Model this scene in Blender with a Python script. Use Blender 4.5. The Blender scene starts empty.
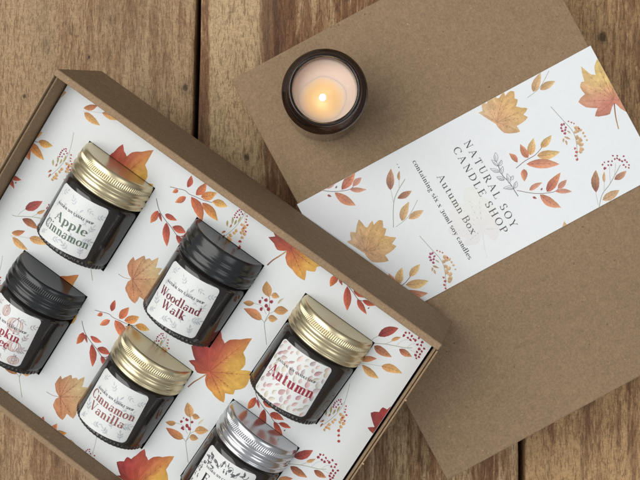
import bpy, bmesh, math, random
from mathutils import Matrix, Vector, noise
random.seed(7)
CM = 0.01
scene = bpy.context.scene
coll = scene.collection
PI = math.pi

# ------------------------------------------------------------------ camera, world, light, exposure
TABLE_DEPTH = 58.65 * CM
cam_data = bpy.data.cameras.new("camera")
cam = bpy.data.objects.new("camera", cam_data)
coll.objects.link(cam)
cam.location = (0, 0, TABLE_DEPTH)
cam_data.sensor_width = 36
cam_data.lens = 36 * 1052.18 / 640
cam_data.clip_start = 0.01
cam_data.clip_end = 20
scene.camera = cam

world = bpy.data.worlds.new("World")
scene.world = world
world.use_nodes = True
wn = world.node_tree.nodes
# soft room light: pale toward the window side (-x), dim toward the far side
wl = world.node_tree.links
w_tc = wn.new('ShaderNodeTexCoord'); w_dot = wn.new('ShaderNodeVectorMath'); w_dot.operation = 'DOT_PRODUCT'
w_dot.inputs[1].default_value = Vector((-0.55, -0.25, 0.75)).normalized()
wl.new(w_tc.outputs['Generated'], w_dot.inputs[0])
w_rp = wn.new('ShaderNodeValToRGB'); w_rp.color_ramp.elements[0].position = 0.18; w_rp.color_ramp.elements[1].position = 0.92
w_rp.color_ramp.elements[0].color = (0.36, 0.365, 0.37, 1); w_rp.color_ramp.elements[1].color = (0.97, 0.985, 1.0, 1)
w_ma = wn.new('ShaderNodeMath'); w_ma.operation = 'MULTIPLY_ADD'; w_ma.inputs[1].default_value = 0.5; w_ma.inputs[2].default_value = 0.5
wl.new(w_dot.outputs['Value'], w_ma.inputs[0]); wl.new(w_ma.outputs[0], w_rp.inputs[0])
wl.new(w_rp.outputs[0], wn["Background"].inputs[0])
wn["Background"].inputs[1].default_value = 0.68

def area_lamp(name, loc, target, size, size_y, power, color):
    d = bpy.data.lights.new(name, 'AREA')
    d.shape = 'RECTANGLE'; d.size = size; d.size_y = size_y
    d.energy = power; d.color = color
    o = bpy.data.objects.new(name, d)
    coll.objects.link(o)
    o.location = loc
    o.rotation_euler = (Vector(target) - Vector(loc)).to_track_quat('-Z', 'Y').to_euler()
    return o
area_lamp("window_light", (-1.15, 0.25, 1.50), (0, 0, 0), 1.9, 1.7, 50, (1.0, 0.98, 0.95))
area_lamp("fill_light", (0.55, -0.65, 1.5), (0, 0, 0), 0.8, 0.8, 6, (0.95, 0.98, 1.0))  # unseen fill lamp, added to brighten the kraft at lower right

scene.view_settings.view_transform = 'Standard'
scene.view_settings.look = 'None'
scene.view_settings.gamma = 1.0
scene.view_settings.exposure = -0.56
scene.cycles.max_bounces = 10

# ------------------------------------------------------------------ helpers
def lin(c):
    return tuple(((v / 255) / 12.92 if v <= 10 else ((v / 255 + 0.055) / 1.055) ** 2.4) for v in c)

def empty(name, matrix, label, cat, group=None, kind=None):
    o = bpy.data.objects.new(name, None)
    o.empty_display_size = 0.01
    coll.objects.link(o)
    o.matrix_world = matrix
    tag(o, label, cat, group, kind)
    return o

def tag(o, label=None, cat=None, group=None, kind=None):
    if label: o['label'] = label
    if cat: o['category'] = cat
    if group: o['group'] = group
    if kind: o['kind'] = kind

def link(name, me, mat, parent=None, smooth=False):
    if mat is not None and not me.materials:
        me.materials.append(mat)
    if smooth:
        for p in me.polygons: p.use_smooth = True
    o = bpy.data.objects.new(name, me)
    coll.objects.link(o)
    if parent: o.parent = parent
    return o

def slab(bm, foot, z0, z1, bev=0.0, seg=2, cuts=0):
    """prism over a footprint polygon (cm), optionally bevelled"""
    b = bmesh.new()
    lo = [b.verts.new((x * CM, y * CM, z0 * CM)) for x, y in foot]
    hi = [b.verts.new((x * CM, y * CM, z1 * CM)) for x, y in foot]
    b.faces.new(lo[::-1]); b.faces.new(hi)
    n = len(foot)
    for i in range(n):
        b.faces.new((lo[i], lo[(i + 1) % n], hi[(i + 1) % n], hi[i]))
    bmesh.ops.recalc_face_normals(b, faces=b.faces)
    if bev:
        bmesh.ops.bevel(b, geom=list(b.edges), offset=bev * CM, segments=seg, profile=0.5, affect='EDGES')
    me = bpy.data.meshes.new("tmp"); b.to_mesh(me); b.free()
    bm.from_mesh(me); bpy.data.meshes.remove(me)

def rect(x0, y0, x1, y1):
    return [(x0, y0), (x1, y0), (x1, y1), (x0, y1)]

def mesh_of(bm, name):
    me = bpy.data.meshes.new(name)
    bm.to_mesh(me); bm.free()
    return me

def lathe(profile, seg=128, mod=None, name="lathe", smooth=True):
    """profile in cm (r,z); mod(r,z,angle)->r"""
    bm = bmesh.new()
    rings = []
    for r, z in profile:
        if r < 1e-6:
            rings.append([bm.verts.new((0, 0, z * CM))]); continue
        ring = []
        for i in range(seg):
            a = 2 * PI * i / seg
            rr = mod(r, z, a) if mod else r
            ring.append(bm.verts.new((rr * math.cos(a) * CM, rr * math.sin(a) * CM, z * CM)))
        rings.append(ring)
    for A, B in zip(rings, rings[1:]):
        if len(A) == 1 and len(B) == 1: continue
        for i in range(seg):
            j = (i + 1) % seg
            if len(A) == 1: bm.faces.new((A[0], B[j], B[i]))
            elif len(B) == 1: bm.faces.new((A[i], A[j], B[0]))
            else: bm.faces.new((A[i], A[j], B[j], B[i]))
    bmesh.ops.recalc_face_normals(bm, faces=bm.faces)
    me = mesh_of(bm, name)
    for p in me.polygons: p.use_smooth = smooth
    return me

# ------------------------------------------------------------------ materials
class NT:
    def __init__(self, name):
        self.m = bpy.data.materials.new(name); self.m.use_nodes = True
        self.t = self.m.node_tree; self.n = self.t.nodes
        self.b = self.n["Principled BSDF"]
    def new(self, typ, **kw):
        o = self.n.new(typ)
        for k, v in kw.items(): setattr(o, k, v)
        return o
    def link(self, a, b): self.t.links.new(a, b)
    def noise(self, vec, scale, detail=4, rough=0.55, dist=0.0):
        o = self.new('ShaderNodeTexNoise')
        o.inputs['Scale'].default_value = scale; o.inputs['Detail'].default_value = detail
        o.inputs['Roughness'].default_value = rough; o.inputs['Distortion'].default_value = dist
        self.link(vec, o.inputs['Vector']); return o.outputs['Fac']
    def mapping(self, vec, scale=(1, 1, 1), loc=(0, 0, 0), rot=(0, 0, 0)):
        o = self.new('ShaderNodeMapping')
        o.inputs['Scale'].default_value = scale; o.inputs['Location'].default_value = loc
        o.inputs['Rotation'].default_value = rot
        self.link(vec, o.inputs['Vector']); return o.outputs[0]
    def ramp(self, fac, stops, interp='LINEAR'):
        o = self.new('ShaderNodeValToRGB'); cr = o.color_ramp; cr.interpolation = interp
        while len(cr.elements) < len(stops): cr.elements.new(0.5)
        for e, (p, c) in zip(cr.elements, stops):
            e.position = p
            e.color = (c, c, c, 1) if isinstance(c, (int, float)) else tuple(c) + (1,)
        self.link(fac, o.inputs[0]); return o.outputs[0]
    def mix(self, a, b, fac, mode='MIX'):
        o = self.new('ShaderNodeMix', data_type='RGBA', blend_type=mode)
        for isf, sock, v in ((0, o.inputs[6], a), (0, o.inputs[7], b), (1, o.inputs[0], fac)):
            if isinstance(v, bpy.types.NodeSocket): self.link(v, sock)
            elif isinstance(v, (int, float)): sock.default_value = v if isf else (v, v, v, 1)
            else: sock.default_value = tuple(v) + (1,)
        return o.outputs[2]
    def math(self, op, a, b=0.0, c=None):
        o = self.new('ShaderNodeMath', operation=op)
        for i, v in enumerate((a, b, c)):
            if v is None: continue
            if isinstance(v, bpy.types.NodeSocket): self.link(v, o.inputs[i])
            else: o.inputs[i].default_value = v
        return o.outputs[0]
    def bump(self, h, strength, dist):
        o = self.new('ShaderNodeBump')
        o.inputs['Strength'].default_value = strength; o.inputs['Distance'].default_value = dist
        self.link(h, o.inputs['Height']); self.link(o.outputs[0], self.b.inputs['Normal'])
    def coord(self): return self.new('ShaderNodeTexCoord').outputs['Object']

def simple(name, col, rough=0.5, metal=0.0, **kw):
    k = NT(name); k.b.inputs['Base Color'].default_value = tuple(col) + (1,)
    k.b.inputs['Roughness'].default_value = rough; k.b.inputs['Metallic'].default_value = metal
    for a, v in kw.items(): k.b.inputs[a].default_value = v
    return k

def kraft(name, base, edge=False):
    k = NT(name); c = k.coord()
    big = k.noise(c, 9, 3, 0.5)
    mid = k.noise(c, 220, 4, 0.65)
    fib = k.noise(k.mapping(c, (900, 380, 900)), 1, 3, 0.6, 1.5)
    mott = k.noise(c, 850, 3, 0.6)
    fleck = k.ramp(k.noise(k.mapping(c, (620, 900, 620)), 1, 1, 0.5), [(0.0, 0.0), (0.735, 0.0), (0.80, 1.0)])
    dark = k.ramp(k.noise(k.mapping(c, (480, 480, 480), (3, 7, 1)), 1, 1, 0.5), [(0.0, 1.0), (0.21, 1.0), (0.265, 0.0)])
    hi = tuple(v * 1.16 for v in base); lo = tuple(v * 0.84 for v in base)
    col = k.mix(lo, hi, big)
    col = k.mix(col, k.mix(0.72, 1.28, mid), 0.6, 'MULTIPLY')
    col = k.mix(col, k.mix(0.72, 1.28, fib), 0.7, 'MULTIPLY')
    col = k.mix(col, k.mix(0.76, 1.24, k.ramp(mott, [(0.3, 0.0), (0.7, 1.0)])), 0.6, 'MULTIPLY')
    col = k.mix(col, tuple(min(1, v * 2.0) for v in base), k.math('MULTIPLY', fleck, 0.6))
    col = k.mix(col, tuple(v * 0.35 for v in base), k.math('MULTIPLY', dark, 0.55))
    scuff = k.ramp(k.noise(k.mapping(c, (26, 60, 26), (1, 2, 3)), 1, 6, 0.75, 0.8), [(0.58, 0.0), (0.74, 1.0)])
    col = k.mix(col, tuple(min(1, v * 1.35) for v in base), k.math('MULTIPLY', scuff, 0.35))
    k.link(col, k.b.inputs['Base Color'])
    k.b.inputs['Roughness'].default_value = 0.82
    k.b.inputs['Specular IOR Level'].default_value = 0.25
    k.bump(k.math('ADD', k.math('MULTIPLY', fib, 0.6), mid), 0.35, 0.00012)
    return k.m
M_KRAFT = kraft("kraft_board", lin((142, 119, 93)))
M_KRAFT_RAW = kraft("raw_board_edge", lin((166, 143, 116)))

# printed paper: vertex colours, broken up by pigment mottling and paper grain
def printed(name, mottling=1.0, rough=0.55):
    k = NT(name); c = k.coord()
    at = k.new('ShaderNodeAttribute', attribute_name="ink").outputs['Color']
    sep = k.new('ShaderNodeSeparateColor', mode='HSV'); k.link(at, sep.inputs[0])
    inked = k.math('MINIMUM', k.math('MULTIPLY', sep.outputs[1], 2.2), 1.0)
    wash = k.noise(c, 260, 4, 0.6, 0.6)
    blot = k.noise(c, 900, 3, 0.6)
    m = k.mix(0.74, 1.26, k.ramp(wash, [(0.25, 0.0), (0.75, 1.0)]))
    m2 = k.mix(0.86, 1.14, blot)
    col = k.mix(at, m, k.math('MULTIPLY', inked, 0.8 * mottling), 'MULTIPLY')
    col = k.mix(col, m2, k.math('MULTIPLY', inked, 0.7), 'MULTIPLY')
    paper = k.noise(c, 1300, 3, 0.6)
    soft = k.noise(c, 40, 3, 0.5)
    col = k.mix(col, k.mix(0.93, 1.05, paper), 0.55, 'MULTIPLY')
    col = k.mix(col, k.mix(0.95, 1.03, soft), 0.8, 'MULTIPLY')
    k.link(col, k.b.inputs['Base Color'])
    k.b.inputs['Roughness'].default_value = rough
    k.b.inputs['Specular IOR Level'].default_value = 0.3
    k.bump(paper, 0.25, 0.00008)
    return k.m
M_CARD = printed("printed_card", 1.0, 0.5)
M_LABEL = printed("printed_label", 0.6, 0.42)

def wood(name, seed, palette, stripes, knots):
    """palette: dark, mid, light; stripes: list of (x_cm, weight 0 dark-red .. 1 pale); knots: (x,y,r) cm"""
    k = NT(name); c = k.coord()
    # bend the grain a little
    warp = k.new('ShaderNodeTexNoise'); warp.inputs['Scale'].default_value = 7; warp.inputs['Detail'].default_value = 2
    k.link(k.mapping(c, (1, 0.35, 1), (seed, 0, 0)), warp.inputs['Vector'])
    sub = k.new('ShaderNodeVectorMath', operation='SUBTRACT'); k.link(warp.outputs['Color'], sub.inputs[0]); sub.inputs[1].default_value = (0.5, 0.5, 0.5)
    sc = k.new('ShaderNodeVectorMath', operation='MULTIPLY'); k.link(sub.outputs[0], sc.inputs[0]); sc.inputs[1].default_value = (0.022, 0.0, 0.0)
    add = k.new('ShaderNodeVectorMath', operation='ADD'); k.link(c, add.inputs[0]); k.link(sc.outputs[0], add.inputs[1])
    v = add.outputs[0]
    grain = k.noise(k.mapping(v, (260, 16, 60), (seed, 1, 0)), 1, 5, 0.62, 0.5)
    fine = k.noise(k.mapping(v, (1000, 110, 200), (seed, 3, 0)), 1, 4, 0.65, 0.6)
    pores = k.noise(k.mapping(v, (1050, 190, 200), (seed + 5, 9, 0)), 1, 2, 0.5, 1.0)
    saw = k.noise(k.mapping(v, (330, 620, 200), (seed + 2, 4, 0)), 1, 3, 0.6, 1.6)
    band = k.noise(k.mapping(v, (34, 3.0, 8), (seed, 11, 0)), 1, 3, 0.5, 0.4)
    patch = k.noise(k.mapping(c, (14, 9, 8), (seed, 6, 0)), 1, 4, 0.6, 0.4)
    dk, md, lt = palette
    sepx = k.new('ShaderNodeSeparateXYZ'); k.link(v, sepx.inputs[0])
    mr = k.new('ShaderNodeMapRange'); k.link(sepx.outputs[0], mr.inputs[0])
    x0, x1 = stripes[0][0], stripes[-1][0]
    mr.inputs[1].default_value = x0 * CM; mr.inputs[2].default_value = x1 * CM
    st = k.ramp(mr.outputs[0], [((x - x0) / (x1 - x0), w) for x, w in stripes])
    f = k.math('ADD', k.math('MULTIPLY', k.math('SUBTRACT', grain, 0.12), 0.85), k.math('MULTIPLY', k.math('SUBTRACT', band, 0.13), 0.75))
    f = k.math('ADD', f, k.math('MULTIPLY', patch, 0.60))
    f = k.math('ADD', f, k.math('MULTIPLY', k.math('SUBTRACT', st, 0.5), 0.42))
    f = k.math('ADD', f, k.math('MULTIPLY', k.math('SUBTRACT', fine, 0.5), 0.55))
    col = k.ramp(f, [(0.50, dk), (0.80, md), (1.0, lt)])
    # dark pores and saw fuzz
    pr = k.ramp(pores, [(0.0, 1.0), (0.36, 1.0), (0.47, 0.0)])
    col = k.mix(col, tuple(q * 0.35 for q in md), k.math('MULTIPLY', pr, 0.48))
    sr = k.ramp(saw, [(0.0, 1.0), (0.38, 1.0), (0.52, 0.0)])
    col = k.mix(col, tuple(q * 0.5 for q in md), k.math('MULTIPLY', sr, 0.26))
    # grey-green weathering
    wz = k.ramp(k.noise(k.mapping(v, (40, 7, 10), (seed + 8, 2, 0)), 1, 4, 0.6, 0.6), [(0.5, 0.0), (0.72, 1.0)])
    col = k.mix(col, lin((122, 110, 86)), k.math('MULTIPLY', wz, 0.32))
    # dirt streaks
    ds = k.ramp(k.noise(k.mapping(v, (110, 22, 10), (seed + 4, 5, 0)), 1, 4, 0.65, 1.2), [(0.60, 0.0), (0.72, 1.0)])
    col = k.mix(col, lin((52, 46, 34)), k.math('MULTIPLY', ds, 0.55))
    # oblique grey scars left by the saw
    sc_ = k.ramp(k.noise(k.mapping(c, (150, 34, 10), (seed + 1, 8, 0), (0, 0, math.radians(-48))), 1, 4, 0.7, 1.0), [(0.63, 0.0), (0.74, 1.0)])
    sc_ = k.math('MULTIPLY', sc_, k.ramp(k.noise(k.mapping(c, (9, 9, 9), (seed + 6, 1, 0)), 1, 2, 0.5), [(0.48, 0.0), (0.62, 1.0)]))
    col = k.mix(col, lin((70, 64, 50)), k.math('MULTIPLY', sc_, 0.65))
    hgt = k.math('ADD', k.math('MULTIPLY', grain, 0.8), k.math('MULTIPLY', fine, 0.5))
    for kx, ky, kr in knots:
        d = k.new('ShaderNodeVectorMath', operation='DISTANCE')
        mm = k.mapping(v, (1, 0.75, 0), (-kx * CM, -ky * 0.75 * CM, 0))
        k.link(mm, d.inputs[0])
        dn = k.math('ADD', d.outputs['Value'], k.math('MULTIPLY', k.math('SUBTRACT', saw, 0.5), kr * 0.5 * CM))
        core = k.ramp(k.math('DIVIDE', dn, kr * 3 * CM), [(0.0, 1.0), (0.22, 0.9), (0.42, 0.22), (1.0, 0.0)])
        col = k.mix(col, lin((44, 34, 24)), k.math('MULTIPLY', core, 0.85))
    k.link(col, k.b.inputs['Base Color'])
    k.b.inputs['Roughness'].default_value = 0.62
    k.b.inputs['Specular IOR Level'].default_value = 0.3
    hgt = k.math('SUBTRACT', hgt, k.math('MULTIPLY', pr, 0.5))
    hgt = k.math('SUBTRACT', hgt, k.math('MULTIPLY', sr, 0.3))
    k.bump(hgt, 0.6, 0.0005)
    return k.m

def metal(name, col, rough):
    k = NT(name); c = k.coord()
    n = k.noise(k.mapping(c, (60, 60, 900)), 1, 3, 0.5)
    n2 = k.noise(c, 120, 3, 0.6)
    k.b.inputs['Metallic'].default_value = 0.9
    k.b.inputs['Base Color'].default_value = tuple(col) + (1,)
    k.link(k.math('ADD', rough, k.math('MULTIPLY', n2, 0.10)), k.b.inputs['Roughness'])
    k.bump(n, 0.04, 0.00004)
    return k.m
M_GOLD = metal("brushed_gold", lin((208, 195, 160)), 0.25)
M_SILVER = metal("brushed_silver", lin((196, 197, 200)), 0.15)
kk = simple("black_lacquer", (0.014, 0.015, 0.016), 0.22); kk.b.inputs['Specular IOR Level'].default_value = 0.5
cc = kk.coord(); kk.bump(kk.noise(cc, 500, 3), 0.06, 0.00005); M_BLACKLID = kk.m
kk = simple("dark_glass", (0.021, 0.018, 0.017), 0.12); kk.b.inputs['Specular IOR Level'].default_value = 0.62
cc = kk.coord(); kk.bump(kk.noise(cc, 55, 2), 0.10, 0.0008)
kk.link(kk.ramp(kk.noise(cc, 160, 5, 0.7, 0.5), [(0.35, 0.08), (0.62, 0.15), (0.75, 0.30)]), kk.b.inputs['Roughness'])
kk.link(kk.mix((0.019, 0.016, 0.015), (0.20, 0.20, 0.20), kk.ramp(kk.noise(cc, 1500, 2, 0.5), [(0.70, 0.0), (0.80, 0.7)])), kk.b.inputs['Base Color']); M_GLASS = kk.m
kk = simple("smoked_glass_open", (0.085, 0.052, 0.037), 0.05)
kk.b.inputs['Transmission Weight'].default_value = 0.93; kk.b.inputs['IOR'].default_value = 1.5
M_GLASS_OPEN = kk.m
kk = simple("soy_wax", lin((232, 205, 190)), 0.45)
kk.b.inputs['Subsurface Weight'].default_value = 0.6; kk.b.inputs['Subsurface Scale'].default_value = 0.008
kk.b.inputs['Subsurface Radius'].default_value = (1.0, 0.6, 0.4)
cc = kk.coord(); kk.bump(kk.noise(cc, 130, 3), 0.25, 0.0006); M_WAX = kk.m
kk = NT("melted_wax"); cc = kk.coord()
ln = kk.new('ShaderNodeVectorMath', operation='LENGTH'); kk.link(kk.mapping(cc, (100, 100, 0)), ln.inputs[0])
rr_ = kk.math('ADD', ln.outputs['Value'], kk.math('MULTIPLY', kk.math('SUBTRACT', kk.noise(cc, 160, 3), 0.5), 0.25))
kk.link(kk.ramp(kk.math('DIVIDE', rr_, 1.2), [(0.0, lin((238, 212, 162))), (0.5, lin((226, 192, 142))), (0.66, lin((228, 196, 156))), (0.9, lin((230, 204, 188)))]), kk.b.inputs['Base Color'])
kk.b.inputs['Roughness'].default_value = 0.22
kk.b.inputs['Subsurface Weight'].default_value = 0.5; kk.b.inputs['Subsurface Scale'].default_value = 0.006
kk.bump(kk.noise(cc, 90, 2), 0.15, 0.0006); M_MELT = kk.m
M_WICK = simple("charred_wick", (0.02, 0.015, 0.012), 0.9).m
M_DARK = simple("gap_shade_black", (0.012, 0.010, 0.008), 0.9).m  # near-black stands in for the shade inside the plank gaps
kk = NT("flame"); kk.n.remove(kk.b)
em = kk.new('ShaderNodeEmission'); em.inputs[0].default_value = (1.0, 0.78, 0.50, 1); em.inputs[1].default_value = 9
kk.link(em.outputs[0], kk.n["Material Output"].inputs[0]); M_FLAME = kk.m

# ------------------------------------------------------------------ artwork outlines (cm, on the card and on the sleeve)
INSERT_TILE = {
  'berry_sprig': [('S',[(15.56,-5.46),(15.12,-4.94),(14.88,-4.63),(14.82,-4.32),(14.77,-4.04),(14.37,-3.4)],0.036,'stemg'),('S',[(14.88,-4.63),(14.67,-4.55)],0.028,'stemg'),('S',[(13.93,-4.13),(14.31,-4.01),(14.71,-4.22)],0.021,'stemg'),('S',[(14.87,-4.55),(14.89,-4.29)],0.028,'stemg'),('S',[(14.8,-4.16),(14.94,-3.87)],0.021,'stemg'),('S',[(14.34,-3.39),(14.42,-3.23)],0.021,'stemg'),('L',14.36,-3.43,13.83,-2.86,0.469,'tan'),('L',14.4,-3.28,14.78,-3.13,0.299,'tan'),('L',13.93,-4.13,13.47,-4.43,0.27,'tan'),('L',14.68,-4.57,13.64,-4.66,0.441,'tano'),('L',14.94,-3.87,15.49,-3.42,0.427,'tan'),('L',14.89,-4.29,15.3,-4.08,0.355,'tan'),('L',14.89,-3.46,14.98,-3.05,0.085,'pale'),('D',14.12,-3.88,0.085,'berry'),('D',14.3,-3.65,0.092,'berry'),('D',14.58,-3.56,0.085,'berry'),('D',14.47,-3.88,0.092,'berry'),('D',14.36,-4.14,0.092,'berry'),('D',14.65,-3.93,0.092,'berry'),('D',14.11,-3.66,0.043,'berry')],
  'leaf_sprig': [('S',[(7.35,-1.86),(7.72,-1.71),(8.07,-1.57),(8.35,-1.59),(8.65,-1.52),(9.04,-1.44),(9.54,-1.26)],0.028,'stemd'),('L',8.11,-1.37,7.96,-0.77,0.284,'red1'),('L',7.79,-1.75,7.61,-2.02,0.213,'org'),('L',8.29,-1.8,7.98,-2.35,0.298,'org'),('L',8.66,-1.43,8.76,-0.64,0.391,'org'),('L',8.92,-1.36,9.45,-0.73,0.426,'orgy'),('L',9.5,-1.21,10.25,-0.98,0.369,'gold'),('L',9.12,-1.56,10.23,-1.85,0.441,'orgy'),('L',8.51,-1.64,9.6,-2.3,0.497,'org')],
  'red_sprig': [('S',[(16.09,-0.04),(16.5,-0.42),(16.95,-0.63),(17.52,-0.79),(17.92,-0.94),(18.17,-0.86)],0.033,'stemd'),('L',16.49,-0.49,16.49,-1.24,0.346,'redo'),('L',16.58,-0.53,16.94,-0.84,0.145,'wine'),('L',17.15,-0.73,17.81,-1.71,0.38,'red1'),('L',17.51,-0.73,18.24,-0.57,0.368,'red1'),('L',17.9,-0.96,18.66,-1.29,0.279,'red1'),('L',18.13,-0.85,18.75,-0.69,0.251,'red1'),('L',16.88,-0.43,17.54,-0.33,0.279,'red1'),('L',18.55,-1.04,18.58,-0.92,0.056,'stemd')],
  'berry_branch': [('S',[(19.25,-2.49),(19.5,-2.39),(19.76,-2.21),(20.2,-1.93),(20.64,-1.71),(21.02,-1.53),(21.3,-1.32)],0.033,'stemg'),('S',[(19.53,-2.32),(19.57,-2.09),(19.69,-1.82)],0.02,'stemg'),('S',[(20.17,-1.95),(20.37,-1.61)],0.02,'stemg'),('S',[(20.64,-1.71),(20.76,-1.27),(21.02,-1.08)],0.02,'stemp'),('S',[(21.1,-1.43),(21.21,-1.14),(21.39,-1.05)],0.02,'stemp'),('S',[(21.07,-1.49),(21.56,-1.41)],0.02,'stemp'),('L',19.69,-1.82,20.25,-0.93,0.449,'wine'),('L',20.32,-1.63,20.59,-1.22,0.178,'tan'),('L',19.81,-2.33,20.79,-2.27,0.396,'brn'),('L',20.85,-1.74,21.54,-1.68,0.317,'brn'),('D',20.65,-0.89,0.059,'berry'),('D',20.79,-0.81,0.053,'berry'),('D',20.65,-1.06,0.079,'berry'),('D',20.86,-1.05,0.059,'berry'),('D',20.97,-0.86,0.059,'berry'),('D',21.03,-1.06,0.066,'berry'),('D',21.22,-0.93,0.066,'berry'),('D',21.29,-0.74,0.059,'berry'),('D',21.53,-0.81,0.059,'berry'),('D',21.42,-1.04,0.059,'berry'),('D',21.57,-0.96,0.059,'berry'),('D',21.78,-1.01,0.059,'berry'),('D',21.6,-1.17,0.079,'berry'),('D',21.59,-1.34,0.059,'berry'),('D',21.76,-1.19,0.059,'berry'),('D',21.63,-1.5,0.073,'berry'),('D',21.77,-1.35,0.053,'berry'),('D',21.8,-1.48,0.059,'berry'),('D',21.74,-1.61,0.053,'berry'),('D',21.12,-0.92,0.046,'berry')],
  'three_leaf': [('S',[(19.74,-3.44),(20.19,-3.17),(20.64,-2.94)],0.026,'stemp'),('L',19.72,-3.29,20.26,-2.76,0.29,'tano'),('L',19.86,-3.44,20.88,-3.51,0.356,'tany'),('L',20.64,-2.93,21.63,-2.62,0.409,'tany')],
  'seed_spray': [('S',[(19.91,-4.57),(20.16,-5.26),(20.25,-5.85),(20.19,-6.48),(20.02,-7.07)],0.024,'stemg'),('S',[(20.18,-5.38),(20.46,-5.94),(20.73,-6.65),(20.97,-7.13)],0.02,'stemp'),('D',20.0,-5.49,0.046,'mag'),('D',19.93,-5.57,0.046,'mag'),('D',19.89,-5.68,0.046,'mag'),('D',19.87,-5.8,0.046,'mag'),('D',19.88,-5.91,0.046,'mag'),('D',19.92,-6.01,0.046,'mag'),('D',20.05,-5.59,0.041,'mag'),('D',20.05,-5.77,0.046,'mag'),('D',20.03,-5.94,0.046,'mag'),('D',20.16,-5.65,0.041,'mag'),('L',20.17,-5.77,20.2,-6.14,0.091,'olive'),('L',20.07,-6.05,20.11,-6.34,0.091,'olive'),('L',19.83,-6.04,19.99,-6.38,0.102,'olive'),('L',19.71,-6.33,19.87,-6.6,0.102,'olive'),('L',19.99,-6.38,19.99,-6.57,0.081,'brn'),('L',19.92,-6.82,19.81,-7.04,0.091,'brn'),('L',19.98,-7.0,19.96,-7.25,0.081,'brn'),('D',20.34,-6.49,0.081,'ochre'),('D',20.32,-6.65,0.081,'ochre'),('D',20.25,-6.87,0.091,'ochre'),('D',20.22,-7.05,0.091,'ochre'),('D',20.21,-7.22,0.071,'ochre'),('D',20.35,-7.03,0.071,'ochre'),('D',20.42,-6.1,0.081,'ochre'),('D',20.59,-6.1,0.081,'ochre'),('D',20.6,-6.28,0.091,'ochre'),('D',20.59,-6.44,0.071,'ochre'),('D',20.76,-6.39,0.081,'ochre'),('D',20.76,-6.6,0.071,'ochre'),('D',20.78,-6.82,0.081,'redo'),('D',20.91,-7.04,0.071,'redo'),('D',21.08,-7.25,0.071,'redo'),('D',20.39,-5.6,0.041,'redo'),('D',20.45,-5.75,0.041,'redo'),('D',20.51,-5.87,0.041,'redo'),('D',20.65,-5.95,0.051,'redo'),('D',20.57,-6.18,0.051,'redo'),('D',20.74,-6.25,0.051,'redo')],
  'maple': [('S',[(13.52,-9.69),(13.61,-9.32),(13.77,-8.94),(13.96,-8.46)],0.065,'stemb'),('M',14.0,-8.34,[(13.93,-8.52),(13.68,-8.71),(13.49,-8.78),(13.21,-8.62),(12.81,-8.53),(13.07,-8.3),(12.76,-8.07),(12.52,-7.83),(12.82,-7.55),(12.83,-7.25),(13.06,-7.21),(13.16,-6.89),(13.34,-6.3),(13.58,-6.56),(13.82,-6.69),(13.94,-6.37),(14.34,-6.06),(14.8,-5.64),(14.82,-6.14),(14.83,-6.5),(15.24,-6.92),(15.2,-7.32),(15.66,-7.05),(15.83,-7.47),(15.87,-7.91),(15.53,-8.33),(15.59,-8.57),(15.21,-8.77),(15.42,-9.22),(14.96,-9.25),(14.63,-9.14),(14.28,-9.08),(14.03,-8.85),(13.94,-8.6)],[(12.88,-8.51),(12.68,-7.86),(13.39,-6.44),(14.74,-5.81),(15.66,-7.28),(15.34,-9.14),(15.58,-8.4)],'maple_fire')],
  'maple_tan': [('S',[(7.58,-14.56),(7.94,-14.52),(8.29,-14.36)],0.024,'stemb'),('M',8.33,-14.35,[(8.22,-14.33),(7.99,-14.22),(7.73,-13.92),(7.76,-13.36),(7.92,-13.48),(8.06,-13.2),(8.2,-12.97),(8.35,-13.11),(8.49,-12.92),(8.64,-12.97),(8.83,-12.62),(8.94,-12.87),(9.0,-13.15),(9.28,-12.96),(9.27,-13.33),(9.65,-13.35),(9.55,-13.71),(9.45,-14.33),(9.51,-14.87),(9.09,-14.86),(9.08,-15.29),(8.82,-15.28),(8.47,-15.1),(8.24,-14.94),(8.19,-14.58),(8.27,-14.41)],[(7.78,-13.47),(8.23,-13.04),(8.83,-12.75),(9.59,-13.39),(9.44,-14.8),(9.0,-15.23)],'maple_tan')],
}
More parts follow.
